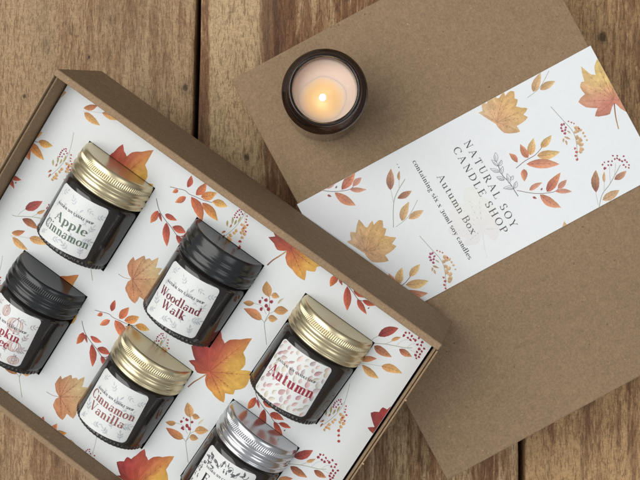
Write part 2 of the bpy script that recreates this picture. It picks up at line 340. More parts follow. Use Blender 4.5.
SLEEVE_TILE = {
  'leaf_sprig': [('S',[(10.63,-10.86),(11.22,-10.75),(11.81,-10.73),(12.29,-10.55)],0.034,'stemd'),('L',10.84,-10.64,10.68,-10.02,0.272,'org'),('L',11.42,-10.69,11.4,-9.88,0.357,'org'),('L',11.58,-10.61,12.14,-9.94,0.408,'gold'),('L',12.25,-10.53,13.02,-10.24,0.357,'gold'),('L',11.88,-10.81,12.99,-11.19,0.467,'gold'),('L',11.2,-10.93,12.67,-11.73,0.493,'org'),('L',10.96,-11.09,10.68,-11.65,0.34,'org')],
  'red_sprig': [('S',[(10.13,-11.87),(10.63,-12.28),(11.1,-12.58),(11.73,-12.83),(12.04,-12.8)],0.03,'stemd'),('L',10.69,-12.17,11.46,-12.13,0.255,'red2'),('L',11.44,-12.66,12.52,-12.13,0.442,'redo'),('L',12.02,-12.78,12.63,-12.6,0.297,'red2'),('L',11.81,-12.83,12.56,-13.26,0.255,'red2'),('L',11.06,-12.62,11.69,-13.71,0.442,'org'),('L',10.68,-12.55,10.82,-12.73,0.119,'wine'),('L',11.2,-12.45,11.34,-12.38,0.085,'stemd')],
  'berry_branch': [('S',[(13.35,-14.7),(13.83,-14.14),(14.48,-13.82),(15.38,-13.24)],0.038,'stemg'),('S',[(13.42,-14.5),(13.61,-13.88)],0.025,'stemp'),('S',[(13.98,-14.08),(14.26,-13.6)],0.025,'stemp'),('S',[(14.49,-13.8),(14.85,-13.05)],0.021,'stemp'),('S',[(14.83,-13.62),(15.21,-13.05)],0.021,'stemp'),('L',13.63,-13.88,14.16,-12.87,0.425,'brn'),('L',14.24,-13.64,14.5,-13.15,0.153,'tan'),('L',14.76,-13.75,15.52,-13.65,0.323,'brn'),('L',13.74,-14.38,14.73,-14.34,0.425,'tan'),('D',15.26,-12.64,0.051,'berry'),('D',15.46,-12.75,0.051,'berry'),('D',15.73,-12.93,0.051,'berry'),('D',14.92,-12.8,0.051,'berry'),('D',14.73,-12.73,0.042,'berry'),('D',14.58,-12.8,0.051,'berry'),('D',14.61,-13.01,0.076,'berry'),('D',14.96,-13.01,0.051,'berry'),('D',14.83,-12.96,0.042,'berry'),('D',15.09,-12.87,0.051,'berry'),('D',15.39,-12.86,0.051,'berry'),('D',15.46,-12.99,0.059,'berry'),('D',15.27,-12.84,0.051,'berry'),('D',15.54,-13.11,0.068,'berry'),('D',15.71,-13.13,0.051,'berry'),('D',15.74,-13.27,0.051,'berry'),('D',15.52,-13.32,0.051,'berry'),('D',15.57,-13.46,0.051,'berry'),('D',15.76,-13.45,0.042,'berry'),('D',15.68,-13.57,0.051,'berry')],
  'three_leaf': [('S',[(3.83,-10.58),(4.64,-10.42),(5.45,-9.9)],0.025,'stemg'),('L',4.24,-10.45,5.04,-9.77,0.408,'tany'),('L',4.6,-10.52,5.48,-10.51,0.374,'tany')],
  'seed_spray': [('S',[(4.67,-11.55),(4.9,-12.52),(5.05,-13.19),(4.93,-13.81),(4.54,-14.61)],0.03,'stemg'),('D',4.72,-12.63,0.07,'mag'),('D',4.61,-12.75,0.07,'mag'),('D',4.59,-12.91,0.07,'mag'),('D',4.64,-13.08,0.07,'mag'),('D',4.83,-12.65,0.061,'mag'),('D',4.84,-12.83,0.061,'mag'),('D',4.74,-12.94,0.061,'mag'),('L',4.53,-13.21,4.76,-13.48,0.104,'ochre'),('L',4.48,-13.27,4.36,-13.45,0.104,'ochre'),('L',4.51,-13.41,4.45,-13.67,0.104,'ochre'),('L',4.8,-13.02,4.9,-13.24,0.074,'olive'),('D',5.3,-13.12,0.12,'ochre'),('D',5.29,-13.28,0.12,'ochre'),('D',5.13,-13.28,0.09,'ochre'),('D',5.1,-13.56,0.12,'ochre'),('D',5.18,-13.73,0.12,'ochre'),('D',5.01,-13.81,0.12,'ochre'),('D',5.12,-13.99,0.12,'ochre'),('D',5.01,-14.19,0.131,'ochre'),('D',4.91,-14.3,0.09,'ochre'),('D',5.44,-13.32,0.07,'ochre'),('D',5.47,-13.51,0.061,'ochre'),('D',5.48,-13.68,0.061,'ochre'),('D',5.46,-13.91,0.05,'ochre'),('D',5.1,-12.63,0.04,'redo'),('D',5.2,-12.75,0.04,'redo'),('D',5.29,-12.86,0.04,'redo'),('D',4.74,-14.0,0.061,'redo'),('D',4.71,-14.2,0.07,'redo'),('D',4.59,-14.34,0.07,'redo'),('D',4.56,-14.54,0.061,'redo'),('D',5.39,-13.21,0.05,'redo')],
  'maple': [('S',[(16.6,-10.33),(16.34,-10.96),(16.17,-11.59)],0.059,'stemb'),('M',16.67,-10.17,[(16.59,-10.32),(16.4,-10.46),(16.16,-10.72),(15.82,-10.63),(15.42,-10.44),(15.74,-10.15),(15.24,-9.83),(15.02,-9.4),(15.51,-9.21),(15.46,-8.79),(15.62,-8.59),(15.79,-8.63),(16.01,-7.88),(16.12,-8.38),(16.45,-8.61),(16.6,-8.2),(16.95,-7.91),(17.43,-8.27),(17.42,-8.74),(17.64,-9.05),(17.58,-9.7),(17.53,-10.15),(17.4,-10.57),(16.95,-11.05),(16.75,-10.7),(16.66,-10.41)],[(15.12,-9.43),(15.6,-8.72),(16.01,-8.0),(16.82,-7.98),(17.41,-8.4),(17.36,-10.55),(15.54,-10.43)],'maple_pink')],
  'maple_tan': [('M',1.87,-10.93,[(1.79,-10.98),(1.67,-10.79),(1.47,-10.43),(1.27,-10.06),(1.51,-10.09),(1.66,-9.7),(1.89,-9.86),(2.35,-9.34),(2.46,-9.87),(2.56,-9.91),(2.93,-9.73),(2.88,-9.96),(3.23,-9.86),(3.39,-9.98),(3.24,-10.3),(3.35,-10.43),(3.1,-10.69),(3.32,-10.88),(3.58,-11.06),(3.24,-11.24),(3.38,-11.46),(2.95,-11.58),(2.66,-11.58),(2.69,-11.92),(2.26,-11.79),(1.93,-11.58),(1.8,-11.19)],[(1.41,-10.14),(1.78,-9.87),(2.31,-9.43),(2.89,-9.78),(3.31,-9.97),(3.52,-11.06),(3.32,-11.43),(2.65,-11.86)],'maple_yellow')],
}
SMALL_BRANCH = [('S',[(3.7,-10.55),(4.25,-9.54),(4.68,-9.09),(5.4,-8.66)],0.038,'stemg'),('S',[(4.31,-9.42),(4.5,-8.8)],0.025,'stemp'),('S',[(4.86,-9.0),(5.09,-8.59)],0.025,'stemp'),('L',4.48,-8.79,5.02,-7.85,0.408,'brn'),('L',5.09,-8.59,5.35,-8.15,0.153,'tan'),('L',4.59,-9.34,5.41,-9.35,0.323,'brn'),('D',5.4,-7.82,0.025,'stemd'),('D',5.4,-7.99,0.034,'stemd')]
INK_SPRIG = [('S',[(10.04,-12.16),(10.01,-11.74),(9.97,-11.28),(9.85,-10.88),(9.88,-10.36),(9.89,-10.08)],0.034,'ink'),('L',10.03,-11.7,9.57,-11.45,0.187,'inkw'),('L',10.04,-11.71,10.33,-11.46,0.187,'inkw'),('L',9.96,-11.37,10.09,-10.88,0.187,'inkw'),('L',10.08,-11.24,10.32,-11.13,0.153,'inkw'),('L',9.82,-11.1,9.54,-10.78,0.187,'inkw'),('L',9.84,-10.63,9.46,-10.25,0.17,'inkw'),('L',9.82,-10.74,10.08,-10.45,0.17,'inkw'),('L',9.86,-10.31,9.73,-9.89,0.153,'inkw'),('L',9.92,-10.34,10.18,-10.14,0.153,'inkw'),('L',9.89,-10.08,10.09,-9.66,0.204,'inkw')]

# ------------------------------------------------------------------ printed artwork
PAL = {  # (base colour, tip colour) of each painted leaf
 'tan': ((206, 148, 92), (196, 142, 78)), 'tano': ((208, 146, 78), (190, 100, 66)), 'tany': ((206, 140, 78), (224, 176, 98)),
 'pale': ((214, 196, 160), (206, 184, 140)), 'red1': ((166, 52, 40), (214, 104, 66)), 'red2': ((200, 98, 74), (206, 132, 92)),
 'redo': ((178, 54, 36), (222, 128, 62)), 'wine': ((132, 40, 38), (186, 78, 60)), 'org': ((202, 92, 56), (226, 132, 76)),
 'orgy': ((206, 106, 52), (228, 164, 70)), 'gold': ((214, 136, 60), (232, 186, 90)), 'brn': ((140, 66, 46), (204, 138, 84)),
 'stemg': ((150, 150, 132), (150, 150, 132)), 'stemd': ((96, 66, 62), (110, 84, 78)), 'stemp': ((176, 180, 172), (176, 180, 172)),
 'stemb': ((126, 60, 44), (196, 150, 90)), 'berry': ((150, 36, 50), (150, 36, 50)), 'mag': ((156, 44, 74), (156, 44, 74)),
 'olive': ((176, 160, 104), (176, 160, 104)), 'ochre': ((198, 148, 90), (198, 148, 90)), 'ink': ((96, 98, 104), (96, 98, 104)),
 'inkw': ((208, 210, 214), (222, 224, 226)), 'veind': ((150, 62, 40), (176, 90, 50)),
 'text': ((58, 52, 52), (58, 52, 52)), 'black': ((24, 24, 26), (24, 24, 26)),
 'grey': ((176, 180, 184), (192, 196, 200)),
}
WHITE = (232, 235, 236)

class Sheet:
    """collects clipped, vertex-coloured artwork polygons on a plane; mapped to 3-D when built"""
    dull = 0.16; depth = 1.0
    def __init__(self, fn, inside=None, holes=()):
        self.fn = fn; self.v = []; self.f = []; self.c = []
        self.inside = inside; self.holes = holes; self.lift = 0.0004; self.z = self.lift
        self.fade = 0.0; self.step = 0.0004; self.xf = None; self.maxz = 0.03
    def reset(self, z=None): self.z = self.lift if z is None else z
    def up(self): self.z = min(self.z + self.step, self.maxz)
    def col(self, c):
        a = self.fade
        if max(c) - min(c) > 30:      # watercolour inks are a little dull
            g_ = 0.35 * c[0] + 0.5 * c[1] + 0.15 * c[2]; k_ = self.dull
            c = tuple((v + (g_ - v) * k_) * self.depth for v in c)
        return lin(tuple(v * (1 - a) + w * a for v, w in zip(c, WHITE)))
    def _clip(self, poly, nx, ny, d):     # keep nx*x+ny*y <= d
        out = []
        n = len(poly)
        for i in range(n):
            P, Q = poly[i], poly[(i + 1) % n]
            a = nx * P[0] + ny * P[1] - d; b = nx * Q[0] + ny * Q[1] - d
            if a <= 0: out.append(P)
            if (a < 0 < b) or (b < 0 < a):
                t = a / (a - b)
                out.append(tuple(p + (q - p) * t for p, q in zip(P, Q)))
        return out if len(out) >= 3 else []
    def poly(self, pts, cols):
        """pts 2-D (cm), cols linear rgb per point"""
        if self.xf: pts = [self.xf(p) for p in pts]
        P = [(p[0], p[1], c[0], c[1], c[2]) for p, c in zip(pts, cols)]
        if self.inside:
            for (nx, ny, dd) in self.inside:
                P = self._clip(P, nx, ny, dd)
                if not P: return
        work = [P]
        for (x0, y0, x1, y1) in self.holes:
            nxt = []
            for Q in work:
                if max(q[0] for q in Q) <= x0 or min(q[0] for q in Q) >= x1 or max(q[1] for q in Q) <= y0 or min(q[1] for q in Q) >= y1:
                    nxt.append(Q); continue
                L = self._clip(Q, 1, 0, x0); R = self._clip(Q, -1, 0, -x1)
                Mi = self._clip(self._clip(Q, -1, 0, -x0) or [(0, 0, 0, 0, 0)] * 0, 1, 0, x1) if self._clip(Q, -1, 0, -x0) else []
                for W in (L, R):
                    if W: nxt.append(W)
                if Mi:
                    B = self._clip(Mi, 0, 1, y0); T = self._clip(Mi, 0, -1, -y1)
                    for W in (B, T):
                        if W: nxt.append(W)
            work = nxt
        for Q in work:
            i0 = len(self.v)
            for q in Q:
                self.v.append(self.fn(q[0], q[1], self.z)); self.c.append((q[2], q[3], q[4], 1))
            self.f.append(tuple(range(i0, i0 + len(Q))))
    # --- shapes
    def leaf(self, bx, by, tx, ty, w, pal, rnd, veins=True):
        c0, c1 = PAL[pal]
        L = math.hypot(tx - bx, ty - by); dx, dy = (tx - bx) / L, (ty - by) / L; nx, ny = -dy, dx
        bend = rnd.uniform(-0.07, 0.07) * L; n = 12; w *= 0.5
        pk = rnd.uniform(0.38, 0.48); rows = []
        dif = rnd.uniform(0.78, 0.9)
        for i in range(n + 1):
            t = i / n
            prof = math.sin(PI * (t ** (math.log(0.5) / math.log(pk)))) ** 0.85 if 0 < t < 1 else 0
            prof *= (1 - 0.25 * max(0, t - 0.6)) * (1 + rnd.uniform(-0.05, 0.05))
            b = bend * math.sin(PI * t) * (1 if True else 0)
            mx, my = bx + dx * L * t + nx * b, by + dy * L * t + ny * b
            rows.append(((mx, my), (mx + nx * w * prof, my + ny * w * prof), (mx - nx * w * prof, my - ny * w * prof), t))
        self.up()
        blush = rnd.uniform(-10, 10)
        def cc(t, side):
            k = min(1, max(0, t ** 0.8))
            c = [a + (b - a) * k + blush for a, b in zip(c0, c1)]
            if side == 1: c = [v * dif for v in c]
            if side == 2: c = [min(250, v * 1.06 + 4) for v in c]
            return self.col([max(0, min(255, v)) for v in c])
        for A, B in zip(rows, rows[1:]):
            for s in (1, 2):
                q = [A[0], A[s], B[s], B[0]] if s == 2 else [A[0], B[0], B[s], A[s]]
                o = 0.88 if False else 1
                self.poly(q, [cc(A[3], 0), cc(A[3], s), cc(B[3], s), cc(B[3], 0)] if s == 2 else [cc(A[3], 0), cc(B[3], 0), cc(B[3], s), cc(A[3], s)])
        if pal == 'inkw':
            for s in (1, 2): self.stroke([r_[s] for r_ in rows], 0.014, (104, 106, 112), lift=False)
            self.stroke([rows[0][0], rows[8][0]], 0.012, (104, 106, 112), lift=False); veins = False
        if veins and w > 0.09:
            vc = tuple(v * 0.68 for v in c0)
            self.stroke([rows[i][0] for i in range(0, n, 2)], w * 0.11, vc, taper=True)
            for i in range(2, n - 3, 2):
                for s in (1, 2):
                    P = rows[i][0]; Q = rows[min(n, i + 2)][s]
                    E = (P[0] + (Q[0] - P[0]) * 0.72, P[1] + (Q[1] - P[1]) * 0.72)
                    self.stroke([P, E], w * 0.05, tuple(v * 0.8 for v in c0), lift=False)
    def stroke(self, pts, w, col, taper=False, lift=True, col2=None):
        if lift: self.up()
        n = len(pts)
        if n > 2:   # smooth
            sm = []
            for i in range(n - 1):
                p0 = pts[max(0, i - 1)]; p1 = pts[i]; p2 = pts[i + 1]; p3 = pts[min(n - 1, i + 2)]
                for k in range(4):
                    t = k / 4
                    sm.append(tuple(0.5 * (2 * b + (c - a) * t + (2 * a - 5 * b + 4 * c - d) * t * t + (3 * b - a - 3 * c + d) * t ** 3) for a, b, c, d in zip(p0, p1, p2, p3)))
            sm.append(pts[-1]); pts = sm; n = len(pts)
        c1 = self.col(col); c2 = self.col(col2 or col)
        prev = None
        for i, p in enumerate(pts):
            a = pts[max(0, i - 1)]; b = pts[min(n - 1, i + 1)]
            dx, dy = b[0] - a[0], b[1] - a[1]; l = math.hypot(dx, dy) or 1
            t = i / (n - 1)
            hw = w * 0.5 * ((1 - 0.75 * t) if taper else 1)
            cur = ((p[0] - dy / l * hw, p[1] + dx / l * hw), (p[0] + dy / l * hw, p[1] - dx / l * hw), [u + (v - u) * t for u, v in zip(c1, c2)])
            if prev: self.poly([prev[0], prev[1], cur[1], cur[0]], [prev[2], prev[2], cur[2], cur[2]])
            prev = cur
    def dot(self, x, y, r, col, rnd=None, lift=True):
        if lift: self.up()
        n = 8; pts = []; cs = []
        cl = self.col(col); cd = self.col(tuple(min(255, v * 1.18 + 12) for v in col))
        for i in range(n):
            a = 2 * PI * i / n; rr = r * (1 + (rnd.uniform(-0.34, 0.3) if rnd else 0))
            pts.append((x + rr * math.cos(a), y + rr * math.sin(a))); cs.append(cd if i in (1, 2) else cl)
        self.poly(pts, cs)
    def maple(self, cen, outl, veins, pal, rnd):
        def colour(x, y):
            a = math.atan2(y - cen[1], x - cen[0])   # y up
            dist = math.hypot(x - cen[0], y - cen[1])
            def g(*st):
                # st: (angle deg, colour) sorted, cyclic
                d = math.degrees(a) % 360
                for (a0, c0), (a1, c1) in zip(st, st[1:] + ((st[0][0] + 360, st[0][1]),)):
                    dd = d if d >= st[0][0] else d + 360
                    if a0 <= dd <= a1:
                        t = (dd - a0) / (a1 - a0); return [u + (v - u) * t for u, v in zip(c0, c1)]
                return st[0][1]
            if pal == 'maple_fire':
                rim = g((0, (226, 172, 66)), (60, (220, 164, 62)), (92, (196, 88, 54)), (135, (178, 52, 48)), (175, (136, 44, 46)), (205, (172, 70, 52)), (250, (208, 112, 52)), (300, (224, 150, 58)))
                mid = (184, 78, 46)
            elif pal == 'maple_tan':
                rim = g((0, (206, 156, 104)), (60, (214, 184, 128)), (120, (190, 128, 84)), (180, (182, 104, 70)), (240, (206, 140, 74)), (300, (208, 136, 84)))
                mid = (198, 130, 88)
            elif pal == 'maple_pink':
                rim = g((0, (226, 160, 80)), (60, (232, 196, 92)), (110, (230, 188, 110)), (150, (222, 150, 110)), (190, (216, 128, 100)), (230, (176, 112, 88)), (280, (206, 140, 90)))
                mid = (216, 120, 98)
            else:
                rim = g((0, (230, 178, 100)), (50, (228, 172, 98)), (110, (222, 186, 136)), (160, (224, 194, 152)), (200, (206, 164, 122)), (270, (208, 164, 112)), (320, (224, 174, 108)))
                mid = (222, 160, 110)
            t = min(1, dist / 1.1)
            return [u + (v - u) * t for u, v in zip(mid, rim)]
        self.up()
        n = len(outl); R = 4
        # subdivide edges, then radial rings
        pts = []
        for i in range(n):
            p, q = outl[i], outl[(i + 1) % n]
            if i == n - 1:      # the gap at the stem stays straight
                pts.append(p); continue
            m = (p[0] + q[0]) / 2, (p[1] + q[1]) / 2
            l = math.hypot(q[0] - p[0], q[1] - p[1])
            bul = 0.07 * l
            # bulge outward
            ox, oy = m[0] - cen[0], m[1] - cen[1]; ol = math.hypot(ox, oy) or 1
            pts.append(p); pts.append((m[0] + ox / ol * bul + rnd.uniform(-.03, .03) * l, m[1] + oy / ol * bul + rnd.uniform(-.03, .03) * l))
        n = len(pts)
        # keep the outline star-shaped round the stem junction so that no two facets overlap
        ang = [math.atan2(q[1] - cen[1], q[0] - cen[0]) for q in pts]
        turn = sum(((ang[(i + 1) % n] - ang[i] + PI) % (2 * PI)) - PI for i in range(n))
        sg = 1 if turn > 0 else -1
        for i in range(1, n):
            d = sg * (((ang[i] - ang[i - 1] + PI) % (2 * PI)) - PI)
            if d < 0.012:
                ang[i] = ang[i - 1] + sg * 0.012
                rr = math.hypot(pts[i][0] - cen[0], pts[i][1] - cen[1])
                pts[i] = (cen[0] + rr * math.cos(ang[i]), cen[1] + rr * math.sin(ang[i]))
        jit = [[rnd.uniform(-9, 9) for _ in range(n)] for _ in range(R + 1)]
        def at(i, k):
            p = pts[i % n]; t = k / R
            x, y = cen[0] + (p[0] - cen[0]) * t, cen[1] + (p[1] - cen[1]) * t
            c = [max(0, min(255, v + (jit[k][i % n] if k else 0))) for v in colour(x, y)]
            if k == R: c = [v * 0.93 for v in c]
            return (x, y), self.col(c)
        for i in range(n):
            for k in range(R):
                a, b = at(i, k), at(i + 1, k); c, d = at(i + 1, k + 1), at(i, k + 1)
                if k == 0: self.poly([a[0], c[0], d[0]], [a[1], c[1], d[1]])
                else: self.poly([a[0], b[0], c[0], d[0]], [a[1], b[1], c[1], d[1]])
        vc = {'maple_fire': (160, 66, 40), 'maple_tan': (150, 88, 62), 'maple_pink': (186, 112, 84), 'maple_yellow': (180, 138, 92)}[pal]
        for tp in veins:
            L = math.hypot(tp[0] - cen[0], tp[1] - cen[1])
            bx = rnd.uniform(-0.015, 0.015) * L
            m = ((cen[0] + tp[0]) / 2 + bx, (cen[1] + tp[1]) / 2 - bx)
            tp = (cen[0] + (tp[0] - cen[0]) * .93, cen[1] + (tp[1] - cen[1]) * .93)
            self.stroke([cen, m, tp], 0.03, vc, taper=True, col2=tuple(min(255, v * 1.15) for v in vc))
            dx, dy = (tp[0] - cen[0]) / L, (tp[1] - cen[1]) / L
            if L > 0.5:
                for t in (0.3, 0.45, 0.6, 0.74):
                    for s in (-1, 1):
                        ca, sa = math.cos(0.62 * s), math.sin(0.62 * s)
                        ex, ey = dx * ca - dy * sa, dx * sa + dy * ca
                        px, py = cen[0] + (tp[0] - cen[0]) * t + (2 * t * (1 - t)) * bx * 2 * 0.5, cen[1] + (tp[1] - cen[1]) * t
                        ll = 0.22 * L * (1.1 - t)
                        self.stroke([(px, py), (px + ex * ll, py + ey * ll)], 0.016, vc, taper=True, lift=False)
    def motif(self, ops, dx, dy, rnd, z=None):
        self.reset(z)
        for op in ops:
            if op[0] == 'S':
                self.stroke([(x + dx, y + dy) for x, y in op[1]], op[2], PAL[op[3]][0], col2=PAL[op[3]][1])
        for op in ops:
            if op[0] == 'L':
                self.leaf(op[1] + dx, op[2] + dy, op[3] + dx, op[4] + dy, op[5], op[6], rnd)
            elif op[0] == 'D':
                self.dot(op[1] + dx, op[2] + dy, op[3], PAL[op[4]][0], rnd)
            elif op[0] == 'M':
                self.maple((op[1] + dx, op[2] + dy), [(x + dx, y + dy) for x, y in op[3]], [(x + dx, y + dy) for x, y in op[4]], op[5], rnd)
    # --- lettering
    def text(self, s, x, y, size, col, rot=0.0, bold=1.0, track=0.0, width=None, mirror=False, lift=0.012):
        """baseline start (x,y); size = capital height in cm; width = fit to this length"""
        adv = 0.0; seq = []
        for ch in s:
            g = GLYPHS[ch]; seq.append((g, adv)); adv += g[0] + 0.13 + track
        adv -= 0.13 + track
        sx = size
        if width: sx = width / adv
        ca, sa = math.cos(rot), math.sin(rot)
        cl = self.col(col)
        zz = self.z; self.z = zz + lift
        bump = 0
        for g, ox in seq:
            for st in g[1]:
                bump = (bump + 1) % 12
                self.z = zz + lift + bump * 0.0003
                for quad in ink_outline(st, bold):
                    P = []
                    for px, py in quad:
                        X, Y = (px + ox) * sx, py * size
                        P.append((x + X * ca - Y * sa, y + X * sa + Y * ca))
                    self.poly(P, [cl] * len(P))
        self.z = zz
    def attach(self, me_v, me_f, me_c):
        o = len(me_v)
        me_v += self.v; me_c += self.c
        me_f += [tuple(i + o for i in f) for f in self.f]

# strokes: ('p', [(x,y)...]) follows a broad-nib contrast; ('w', pts, width) fixed width
def arc(cx, cy, rx, ry, a0, a1, n=14):
    return [(cx + rx * math.cos(math.radians(a0 + (a1 - a0) * i / n)), cy + ry * math.sin(math.radians(a0 + (a1 - a0) * i / n))) for i in range(n + 1)]
THICK, THIN, SER = 0.13, 0.042, 0.075
def stem(x, y0, y1, s='tb', k=1.0):
    out = [('w', [(x, y0), (x, y1)], THICK * k)]
    if 't' in s: out.append(('w', [(x - SER - THICK / 2, y1 - 0.02), (x + SER + THICK / 2, y1 - 0.02)], 0.045))
    if 'l' in s: out.append(('w', [(x - SER - THICK / 2, y1 - 0.05), (x, y1 - 0.01)], 0.06))
    if 'b' in s: out.append(('w', [(x - SER - THICK / 2, y0 + 0.02), (x + SER + THICK / 2, y0 + 0.02)], 0.045))
    return out
def diag(p, q, w): return [('w', [p, q], w)]
def ser(x, y): return [('w', [(x - 0.11, y), (x + 0.11, y)], 0.045)]
X = 0.64
